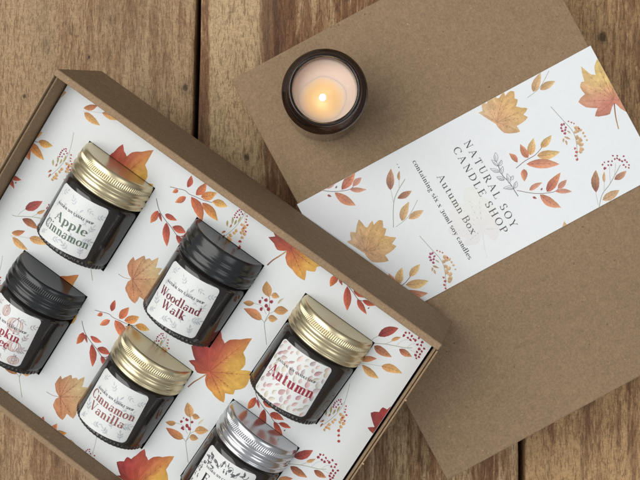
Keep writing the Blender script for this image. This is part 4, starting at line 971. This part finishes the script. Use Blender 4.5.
def art_scrolls(sh):
    ink = (70, 72, 76); rnd = random.Random(9)
    def curl(x, y, r, a0, turn, w=.035):
        P = []
        for i in range(22):
            t = i / 21; a = a0 + turn * t * 4.6; rr = r * (1 - t) ** .8
            P.append((x + rr * math.cos(a), y + rr * math.sin(a)))
        sh.stroke(P, w, ink, taper=True)
        sh.dot(P[-1][0], P[-1][1], w * .9, ink)
    for side in (-1, 1):
        for x, y, r, a, tn in ((.55, .98, .22, 2.6, 1), (.95, 1.12, .20, .4, -1), (.25, 1.12, .17, 3.4, -1), (.98, .72, .15, 1.6, 1), (1.22, .88, .15, 4.0, -1), (1.2, .5, .12, .2, 1), (.7, .66, .12, 5, -1)):
            curl(side * x, y, r, a if side > 0 else PI - a, tn * side)
            for _ in range(3):
                aa = rnd.uniform(0, 2 * PI); PAL['_t'] = (ink, (120, 122, 126))
                sh.leaf(side * x, y, side * x + math.cos(aa) * r * 1.3, y + math.sin(aa) * r * 1.3, r * .5, '_t', rnd, veins=False)
    for x, y in ((-1.28, .3), (-1.3, .12), (1.3, .25), (-1.22, -.2), (1.28, -.1), (0, 1.28), (-.08, .9), (.08, .9)):
        PAL['_t'] = (ink, (120, 122, 126)); sh.leaf(x, y, x + .05, y - .16, .08, '_t', rnd, veins=False)
        sh.dot(x, y + .04, .03, ink)
    for i in range(46):      # speckled worn border
        y = rnd.uniform(-1.4, .4); sh.dot(rnd.choice((-1, 1)) * rnd.uniform(1.36, 1.46), y, rnd.uniform(.012, .035), ink, rnd)

def label(parent, art, lines, brand=True, brandpos=(-1.12, .42, 2.2)):
    fn = label_fn(1.70)
    v, f, c = label_base(fn)
    sh = Sheet(lambda s, t, z: fn(s, t, z + 0.0008), inside=[(1, 0, LW - .01), (-1, 0, LW - .01), (0, 1, LH - .01), (0, -1, LH - .01),
               (.7071, .7071, (LW + LH) * .7071 - .11), (-.7071, .7071, (LW + LH) * .7071 - .11), (.7071, -.7071, (LW + LH) * .7071 - .11), (-.7071, -.7071, (LW + LH) * .7071 - .11)])
    sh.step = 0.00012; sh.maxz = .008; sh.lift = 0.0002; sh.reset()
    art(sh)
    sh.reset(0.0085)
    if brand: sh.text("NATURAL SOY CANDLE SHOP", brandpos[0], brandpos[1], 0.115, (18, 18, 20), bold=1.5, width=brandpos[2], lift=0)
    sh.z = 0.009
    for s, x, y, size, w, col, bo in lines:
        sh.text(s, x, y, size, col, bold=bo, width=w, lift=0)
    sh.attach(v, f, c)
    o = build_print("label", v, f, c, M_LABEL, parent)
    return o

def jar(u, vtop, lid_mat, lid_me, text):
    M = BOXM @ Matrix.Translation((u * CM, (vtop - 4.97) * CM, (DEP - 0.02) * CM)) @ Matrix.Rotation(-PI / 2, 4, 'X')
    t = empty("candle_jar", M, text, "candle jar", "six jars of scented candle lying in the gift box")
    link("glass_body", jar_me, M_GLASS, t)
    me = lid_me.copy(); me.materials.clear(); me.materials.append(lid_mat)
    link("screw_lid", me, None, t)
    return t
GREEN, MAROON, RED = (92, 108, 92), (120, 36, 46), (158, 36, 56)
RUST = (150, 84, 78)
j = jar(COLU[0], ROWV[0][0], M_GOLD, lid_knurled, "gold-lidded dark glass jar labelled Apple Cinnamon in green lettering")
label(j, art_sprigs, [("Apple", -.86, -.28, .44, 1.86, GREEN, 1.25), ("Cinnamon", -1.30, -.86, .44, 2.62, GREEN, 1.25)])
j = jar(COLU[1], ROWV[0][1], M_BLACKLID, lid_plain, "black-lidded dark glass jar labelled Woodland Walk on a white sticker of grey sprigs")
label(j, art_sprigs, [("Woodland", -1.22, -.24, .42, 2.36, MAROON, 1.3), ("Walk", -.72, -.74, .42, 1.3, MAROON, 1.3)])
j = jar(COLU[2], ROWV[0][2], M_GOLD, lid_knurled, "gold-lidded dark glass jar labelled Autumn over small pink leaves")
label(j, art_leaves, [("Autumn", -1.26, -.36, .55, 2.52, RED, 1.5)])
j = jar(COLU[0], ROWV[1][0], M_BLACKLID, lid_knurled, "black-lidded dark glass jar with a pumpkin-patterned label at the left edge")
label(j, art_pumpkins, [("Pumpkin", -1.30, -.20, .46, 2.2, RED, 1.35), ("Coffee", -1.05, -.72, .46, 1.6, RED, 1.35)])
j = jar(COLU[1], ROWV[1][1], M_GOLD, lid_knurled, "gold-lidded dark glass jar labelled Cinnamon Vanilla in rusty red lettering")
label(j, art_sprigs, [("Cinnamon", -1.32, -.12, .46, 2.64, RUST, 1.25), ("Vanilla", -1.02, -.68, .46, 2.0, RUST, 1.25)])
j = jar(COLU[2], ROWV[1][2], M_SILVER, lid_knurled, "silver-lidded dark glass jar with black scrollwork on its label")
label(j, art_scrolls, [("F", -.85, -.25, .46, .30, (30, 30, 32), 1.5)], brandpos=(-1.0, .42, 2.0))

# ------------------------------------------------------------------ the lit candle standing on the lid
CAN = empty("lit_candle", Matrix.Translation((0.22 * CM, 6.98 * CM, (LID_H + 0.005) * CM)), "lit candle in a round dark glass jar without its lid, standing on the brown lid", "candle")
prof = [(0, 0.10), (1.6, 0.10), (1.66, 0.0), (1.86, 0.0), (1.93, 0.03), (1.955, 0.09), (1.955, 0.17), (1.94, 0.21), (1.96, 0.30), (1.99, 0.45), (1.99, 2.0), (1.99, 3.9),
        (2.03, 3.98), (2.04, 4.06), (2.02, 4.14), (1.95, 4.24), (1.86, 4.34), (1.78, 4.42), (1.73, 4.47), (1.71, 4.52), (1.71, 4.80), (1.68, 4.87), (1.62, 4.90), (1.55, 4.88), (1.51, 4.80),
        (1.50, 4.55), (1.54, 4.2), (1.70, 3.9), (1.72, 3.0), (1.72, 0.36), (0, 0.34)]
me = lathe(prof, 216, None, "glass_jar"); link("glass_jar", me, M_GLASS_OPEN, CAN)
wprof = [(0, 0.36), (1.68, 0.38), (1.705, 0.6), (1.705, 3.8), (1.66, 3.93), (1.56, 4.06), (1.50, 4.10), (1.42, 4.088), (1.36, 4.08), (0.95, 4.08), (0.6, 4.08), (0, 4.08)]
wax = link("wax", lathe(wprof, 96, None, "wax"), M_WAX, CAN)
PX, PY = -0.10, -0.36
bm = bmesh.new()
me = lathe([(0, 4.084), (0.5, 4.084), (0.9, 4.0835), (1.04, 4.082), (1.10, 4.079)], 72, lambda r, z, a: r * (1 + .05 * math.sin(2 * a + .6) + .025 * math.sin(5 * a)), "melted_wax")
o = link("melted_wax", me, M_MELT, CAN); o.location = (PX * CM, PY * CM, 0)
# wick: a short bent cord
bm = bmesh.new()
path = [(0, 0, 4.05), (0.0, 0, 4.3), (0.02, .01, 4.45), (0.06, .03, 4.56), (0.10, .05, 4.62)]
prev = None
for (x, y, z) in path:
    ring = [bm.verts.new(((x + .045 * math.cos(a)) * CM, (y + .045 * math.sin(a)) * CM, z * CM)) for a in [2 * PI * i / 10 for i in range(10)]]
    if prev:
        for i in range(10): bm.faces.new((prev[i], prev[(i + 1) % 10], ring[(i + 1) % 10], ring[i]))
    prev = ring
bm.faces.new(prev)
o = link("wick", mesh_of(bm, "wick"), M_WICK, CAN); o.location = (PX * CM, PY * CM, 0)
me = lathe([(0, 4.42), (.07, 4.46), (.13, 4.56), (.155, 4.70), (.145, 4.88), (.10, 5.10), (.05, 5.30), (0, 5.44)], 32, None, "flame")
o = link("flame", me, M_FLAME, CAN); o.location = (PX * CM, PY * CM, 0)
d = bpy.data.lights.new("flame_light", 'POINT'); d.energy = 0.0038; d.color = (1.0, 0.58, 0.25); d.shadow_soft_size = 0.003
fl = bpy.data.objects.new("flame_light", d); coll.objects.link(fl); fl.parent = CAN; fl.location = (PX * CM, PY * CM, 5.6 * CM)
